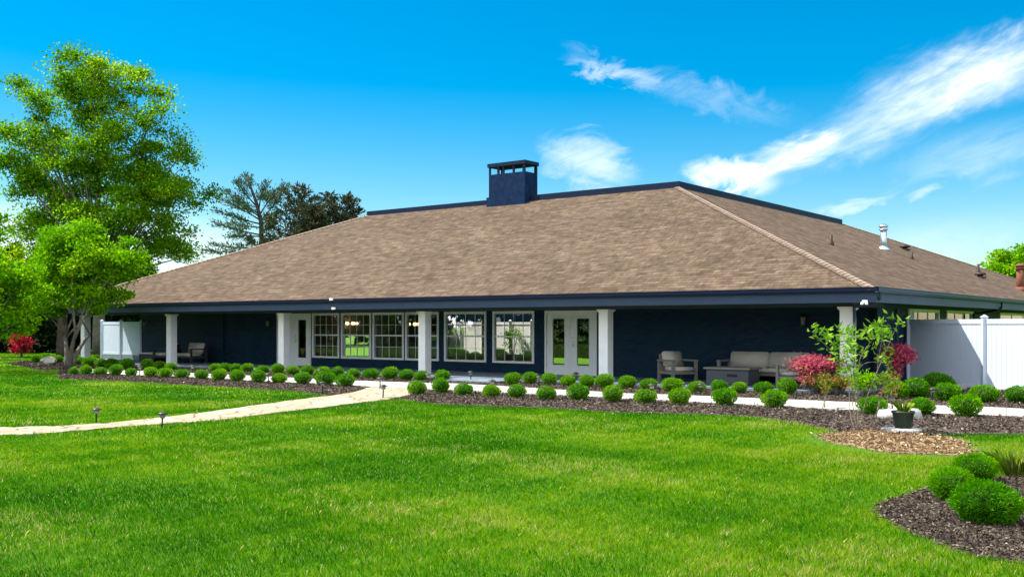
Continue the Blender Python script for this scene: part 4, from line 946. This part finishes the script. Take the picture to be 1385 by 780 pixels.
# ------------------------------------------------------------------ trees
def bez(p0, p1, p2, k):
    return [p0 * (1 - t) ** 2 + p1 * 2 * t * (1 - t) + p2 * t * t for t in [i / k for i in range(k + 1)]]
def tree(name, loc, H, crown, nl, ncl, nleaf, L, mat, bark, label, seed, trunk_r=.3, z_split=.25, sub=5, clr=.07, group=None, multi=1, lean=(0, 0), cat='tree', dens=.6, updir=.25):
    """crown: list of (cx, cy, cz, rx, ry, rz) ellipsoids; limbs run to clumps inside them"""
    rng = np.random.default_rng(seed); root = empty(name, loc); tag(root, label, cat, group); m = MB(); tw = MB()
    tops = []; zs = H * z_split
    tr = MB()
    for t_ in range(multi):
        off = Vector((rng.normal() * .12, rng.normal() * .12, 0)) * (0 if multi == 1 else 1.6)
        top = Vector((lean[0], lean[1], zs)) + off * 3
        tr.tube(bez(off * .4, Vector((lean[0] * .3, lean[1] * .3, zs * .5)) + off, top, 5), list(np.linspace(trunk_r * 1.25, trunk_r * (.8 if multi == 1 else .5), 6)), 9); tops.append(top)
    vol = np.array([c[3] * c[4] * c[5] for c in crown]); vol = vol / vol.sum()
    cl_ = []
    for i in range(ncl):
        c = crown[rng.choice(len(crown), p=vol)]; d = unit(rng.normal(size=3)); rr = rng.random() ** .33
        cl_.append(np.array(c[:3]) + d * rr * np.array(c[3:]) * .95)
    cl_ = np.array(cl_)
    # main limbs go to spread targets, clumps hang off the nearest limb
    idx = rng.choice(ncl, min(nl, ncl), replace=False); limbs = []
    for i in idx:
        tgt = Vector(cl_[i]); st = min(tops, key=lambda q_: (Vector((q_.x, q_.y, 0)) - Vector((tgt.x, tgt.y, 0)).normalized() * .5).length).copy() if len(limbs) >= multi else tops[len(limbs)].copy(); st.z = zs * (rng.uniform(.80, .98) if len(limbs) >= multi else .97)
        ctrl = st * .55 + tgt * .45 + Vector((0, 0, (tgt - st).length * .10)) ; ctrl.x = st.x + (tgt.x - st.x) * .40; ctrl.y = st.y + (tgt.y - st.y) * .40
        pts = bez(st, ctrl, tgt, 8); rad = list(np.linspace(trunk_r * rng.uniform(.3, .5), trunk_r * .04, 9)); m.tube(pts, rad, 6); limbs.append(pts)
    lp = np.array([[tuple(p) for p in L_] for L_ in limbs])
    fl = lp[:, 3:].reshape(-1, 3)
    for c in cl_:
        dd = fl - c; dist = np.linalg.norm(dd, axis=1) + np.maximum(0, fl[:, 2] - c[2]) * 1.2; j = int(dist.argmin()); s0 = Vector(fl[j]); e0 = Vector(c)
        m.tube(bez(s0, (s0 + e0) * .5 + Vector((0, 0, .06 * (e0 - s0).length)), e0, 3), [trunk_r * .07, trunk_r * .05, trunk_r * .035, trunk_r * .02], 4, False)
    tr.build('trunk', bark, root, True); m.build('limbs', bark, root, True)
    # leaves
    w = rng.uniform(.3, 1.0, ncl); w /= w.sum(); k = rng.choice(ncl, nleaf, p=w); sc = clr * H * rng.uniform(.6, 1.3, ncl)
    g_ = rng.normal(size=(nleaf, 3)); g_ = unit(g_) * (rng.random((nleaf, 1)) ** dens); P = cl_[k] + g_ * sc[k][:, None] * np.array([1.25, 1.25, .72])
    D = unit(rng.normal(size=(nleaf, 3)) + g_ * .3 + np.array([0, 0, -.1 + updir * 0])); ct_ = rng.normal(0, .13, ncl)
    tone = np.clip(.45 + ct_[k] + rng.normal(0, .17, nleaf), 0, 1)
    V, Fc, T = leaf_cards(P, D, L * rng.uniform(.7, 1.3, nleaf), L * .75, tone, rng, .12)
    link(bpy.data.objects.new('crown', fast_mesh('crown', V, Fc, T, mat)), root); return root

# big maple behind the left end of the building
Yb = 60.0; s60 = Yb / F
def cr(x, y, rx, ry, base_x, Y, dy=0):
    return ((x - base_x) / F * Y, dy, CH + (HY - y) / F * Y, rx / F * Y, rx / F * Y * .85, ry / F * Y)
bx = 134
tree('large_maple_tree', (((bx - CX) / F) * Yb, Yb, 0), 18.3,
    [cr(95, 110, 55, 45, bx, Yb, -1), cr(140, 105, 48, 45, bx, Yb, 1), cr(205, 140, 38, 48, bx, Yb), cr(50, 160, 50, 60, bx, Yb), cr(130, 190, 85, 60, bx, Yb), cr(215, 225, 48, 60, bx, Yb, 1), cr(55, 250, 75, 62, bx, Yb, 1), cr(245, 262, 44, 36, bx, Yb), cr(218, 180, 34, 40, bx, Yb, -1), cr(190, 240, 40, 50, bx, Yb), cr(20, 210, 50, 60, bx, Yb, 1), cr(170, 285, 85, 50, bx, Yb, -1), cr(60, 320, 80, 40, bx, Yb, 2), cr(215, 320, 52, 26, bx, Yb), cr(190, 345, 70, 25, bx, Yb, 1)],
    46, 330, 82000, .165, maple_m, bark_grey, 'tallest maple tree with a broad green crown behind the left end of the building', 101, trunk_r=.32, z_split=.24, clr=.050, dens=.8)
# bright small tree in front of the left end
Ys = G(92, 498).y; bx = 92
tree('multi_stemmed_tree', (((bx - CX) / F) * Ys, Ys, 0), 6.2,
    [cr(118, 345, 52, 42, bx, Ys), cr(80, 350, 42, 40, bx, Ys, .5), cr(165, 352, 36, 28, bx, Ys), cr(100, 320, 40, 22, bx, Ys), cr(70, 395, 45, 32, bx, Ys, -.4), cr(120, 395, 55, 26, bx, Ys, .3), cr(60, 425, 30, 14, bx, Ys)],
    14, 120, 27000, .125, apple_m, bark_grey, 'bright green multi stemmed tree in front of the left end of the roof', 102, trunk_r=.10, z_split=.22, clr=.075, multi=3)
Ye = 37.0; bx = -12
tree('leafy_tree', (((bx - CX) / F) * Ye, Ye, 0), 5.6,
    [cr(0, 370, 45, 42, bx, Ye), cr(25, 400, 36, 40, bx, Ye), cr(-30, 400, 50, 50, bx, Ye), cr(10, 435, 30, 20, bx, Ye)],
    10, 70, 15000, .12, apple_m, bark_grey, 'green leafy tree cut by the left edge of the picture', 103, trunk_r=.15, z_split=.3, clr=.08)
# slim-trunked tree behind the short fence
Yt = 58; bx = 131
tree('shade_tree', (((bx - CX) / F) * Yt - .2, Yt - 4, 0), 9.0, [cr(120, 385, 70, 24, bx, Yt), cr(60, 380, 60, 30, bx, Yt), cr(170, 400, 40, 14, bx, Yt, 3)], 8, 50, 9000, .2, maple_m, bark_dark, 'dark trunked tree standing behind the short left fence', 104, trunk_r=.26, z_split=.25, clr=.075)
tree('background_maple', (-46, 78, 0), 15.5, [(0, 0, 9, 6, 6, 5), (-4, 0, 8, 5, 5, 5), (4, -1, 8.5, 4.5, 5, 4)], 12, 90, 20000, .28, maple_m, bark_dark, 'green tree at the far left edge behind the red shrub', 105, trunk_r=.4, z_split=.25, clr=.085)

def conifer(name, loc, H, R, seed, mat, label, group=None, bare=.06, nb=90, nleaf=16000, L=.34, w=.10, bark=bark_dark, upsweep=.1, irregular=.35, cat='tree'):
    rng = np.random.default_rng(seed); root = empty(name, loc); tag(root, label, cat, group)
    MB().tube([(0, 0, 0), (rng.normal() * .1, 0, H * .5), (0, 0, H)], [H * .018, H * .011, .02], 8).build('trunk', bark, root, True)
    m = MB(); A = []; B = []
    for i in range(nb):
        f = bare + (1 - bare) * (i / nb) ** .9; z = H * f; az = i * 2.4 + rng.normal() * .3; r = R * (1 - f) ** .75 * rng.uniform(1 - irregular, 1 + irregular * .4) + .15
        e = Vector((math.cos(az) * r, math.sin(az) * r, z + r * (upsweep - .15 * (1 - f)))); s0 = Vector((0, 0, z)); m.tube([s0, (s0 + e) * .5 + Vector((0, 0, .03 * r)), e], [.04 * (1 - f) + .015, .025, .008], 4, False); A.append(s0); B.append(e)
    m.build('limbs', bark, root, True); A = np.array([tuple(a) for a in A]); B = np.array([tuple(b) for b in B]); ln = np.linalg.norm(B - A, axis=1); k = rng.choice(nb, nleaf, p=ln / ln.sum())
    t = rng.random(nleaf) ** .6; P = A[k] + (B - A)[k] * t[:, None] + rng.normal(size=(nleaf, 3)) * (np.array([.30, .30, .11]) * (ln[k] * .28 + .25)[:, None] * (1.15 - t * .6)[:, None])
    D = unit((B - A)[k] * .5 / ln[k][:, None] + rng.normal(size=(nleaf, 3)) * .55); tone = np.clip(rng.normal(.45, .22, nleaf), 0, 1)
    V, Fc, T = leaf_cards(P, D, L * rng.uniform(.6, 1.3, nleaf), w, tone, rng); link(bpy.data.objects.new('crown', fast_mesh('crown', V, Fc, T, mat)), root)
for k, (x, top, Y, R, lab) in enumerate([(404, 253, 76, 3.4, 'dark brownish spruce just right of the open pine above the roof'), (444, 262, 78, 2.7, 'middle dark spruce above the left roof slope'), (470, 265, 80, 2.6, 'rightmost dark spruce touching the roof line'), (424, 280, 74, 2.4, 'shorter dark spruce between the taller two above the roof')]):
    conifer('spruce_tree', ((x - CX) / F * Y, Y, 0), CH + (HY - top) / F * Y, R * 1.5, 110 + k, spruce_m, lab, 'spruces behind the roof', nb=75, nleaf=9500, L=.36, w=.11, upsweep=.8)
# hedge of dark evergreens closing the garden on the left
for k, (x, Y, h) in enumerate([(-60, 66, 6.5), (-18, 64, 6.2), (18, 65, 6.8), (50, 63, 6.0), (80, 66, 6.6), (108, 64, 6.2), (136, 66, 6.0), (165, 68, 6.4), (196, 70, 6.0)]):
    conifer('evergreen_tree', ((x - CX) / F * Y, Y, 0), h, 2.0, 130 + k, dark_m, f'{"leftmost" if k == 0 else ORD[k+1]} dark evergreen{"" if k == 0 else " from the left"} in the hedge behind the red shrub', 'dark evergreens behind the left lawn', nb=80, nleaf=7000, L=.36, w=.14, upsweep=.3, irregular=.15, bare=.02)
# open windswept pine
def pine():
    Y = 80.0; bxx = 354; base = Vector(((bxx - CX) / F * Y, Y, 0)); root = empty('pine_tree', base); tag(root, 'tall open pine with bare swept branches above the left roof slope', 'tree'); rng = np.random.default_rng(140)
    def q(x, y, dy=0): return at(x, y, Y + dy) - base
    MB().tube([(0, 0, 0), q(354, 330), q(353, 300), q(347, 275), q(338, 250), q(334, 238)], [.32, .2, .17, .13, .08, .03], 8).build('trunk', bark_dark, root, True)
    m = MB(); br = [((354, 318), (322, 312), (289, 301), 0), ((354, 320), (330, 318), (308, 320), 1), ((353, 303), (325, 297), (291, 284), -1), ((352, 298), (325, 280), (294, 268), 1), ((351, 290), (330, 275), (304, 258), 0), ((348, 280), (330, 262), (321, 244), 0), ((343, 262), (336, 248), (334, 237), 1), ((350, 285), (352, 262), (360, 247), -1),
        ((352, 290), (362, 270), (385, 250), 0), ((353, 298), (368, 280), (391, 252), 1), ((353, 305), (366, 295), (376, 288), 0), ((354, 312), (362, 312), (372, 300), -1), ((354, 331), (342, 333), (336, 322), 0), ((354, 336), (320, 336), (285, 330), 2), ((354, 338), (310, 344), (277, 338), -1), ((346, 272), (356, 264), (372, 262), 1), ((354, 322), (364, 324), (362, 330), 0), ((352, 294), (340, 284), (316, 272), -2), ((353, 308), (335, 306), (312, 302), 2), ((354, 314), (366, 308), (362, 290), -2)]
    A = []; B = []
    for p, c, e, dy in br:
        pts = bez(q(*p), q(*c, dy * .6), q(*e, dy * 1.6), 6); m.tube(pts, list(np.linspace(.07, .02, 7)), 5)
        for i in range(2, 6): A.append(pts[i]); B.append(pts[i + 1])
    m.build('limbs', bark_dark, root, True); A = np.array([tuple(a) for a in A]); B = np.array([tuple(b) for b in B]); n = 4800; k = rng.integers(0, len(A), n)
    P = A[k] + (B - A)[k] * rng.random((n, 1)) + rng.normal(size=(n, 3)) * np.array([.2, .3, .12]); D = unit(unit((B - A)[k]) * .8 + rng.normal(size=(n, 3)) * .55 + np.array([0, 0, .25]))
    V, Fc, T = leaf_cards(P, D, .36 * rng.uniform(.6, 1.2, n), .085, np.clip(rng.normal(.5, .22, n), 0, 1), rng); link(bpy.data.objects.new('crown', fast_mesh('crown', V, Fc, T, pine_m)), root)
pine()
Yr = 92; bx = 1362
tree('leafy_tree', (((bx - CX) / F) * Yr, Yr, 0), 8.8, [cr(1362, 362, 30, 26, bx, Yr), cr(1340, 375, 26, 20, bx, Yr), cr(1392, 365, 34, 30, bx, Yr, 1)], 8, 60, 11000, .28, apple_m, bark_grey, 'green tree showing above the right end of the roof', 150, trunk_r=.25, z_split=.3, clr=.09)
# evergreens in the courtyard corner beyond the french doors
for k, (x, b, lab) in enumerate([(752, 20, 'dark evergreen seen through the left leaf of the french doors'), (775, 22, 'dark evergreen seen behind the middle stile of the french doors'), (795, 20, 'dark evergreen seen through the right leaf of the french doors'), (520, 21, 'dark evergreen seen through the third window from the left'), (480, 22, 'dark evergreen seen through the second window from the left')]):
    conifer('evergreen_tree', W(a_at(x, b), b), 4.2, 1.5, 160 + k, dark_m, lab, 'courtyard evergreens behind the glass', nb=50, nleaf=3500, L=.3, w=.12, upsweep=.3, irregular=.15, bare=.02)
def woods():
    rng = np.random.default_rng(170); n = 60000; az = rng.uniform(math.radians(38), math.radians(322), n); rad = 62 + 7 * rng.random(n)
    top = 9 + 2.6 * np.sin(az * 9) + 1.8 * np.sin(az * 23 + 1) + 1.0 * np.sin(az * 61); z = top * rng.random(n) ** .7
    rad = rad + 3 * np.sin(az * 31 + z * .5) + (z / 10) ** 2 * 2; k = ~((np.cos(az) > 0) & (np.sin(az) > 0) & (rad * np.cos(az) > 20) & (az < 1.0)); az, rad, z = az[k], rad[k], z[k]; n = len(z)
    P = np.stack([np.sin(az) * rad, np.cos(az) * rad, z], 1); D = unit(rng.normal(size=(n, 3)))
    V, Fc, T = leaf_cards(P, D, rng.uniform(.7, 1.3, n), .7, np.clip(rng.normal(.4, .2, n) + .15 * np.sin(az * 40), 0, 1), rng)
    o = link(bpy.data.objects.new('distant_woods', fast_mesh('distant_woods', V, Fc, T, woods_m))); tag(o, 'belt of green woodland round the far edge of the lawn', 'woods', kind='stuff')
woods_m = leafmat('woodland_leaves', [(0, (.012, .035, .006)), (.6, (.035, .075, .010)), (1, (.07, .12, .015))], .3, .6)
woods()
# trees behind the camera and to the sides, so that glass and sky light have a garden round them
for k, (x, y, h, lab) in enumerate([(-34, -22, 12, 'tall maple standing on the lawn behind the viewpoint'), ]):
    pass
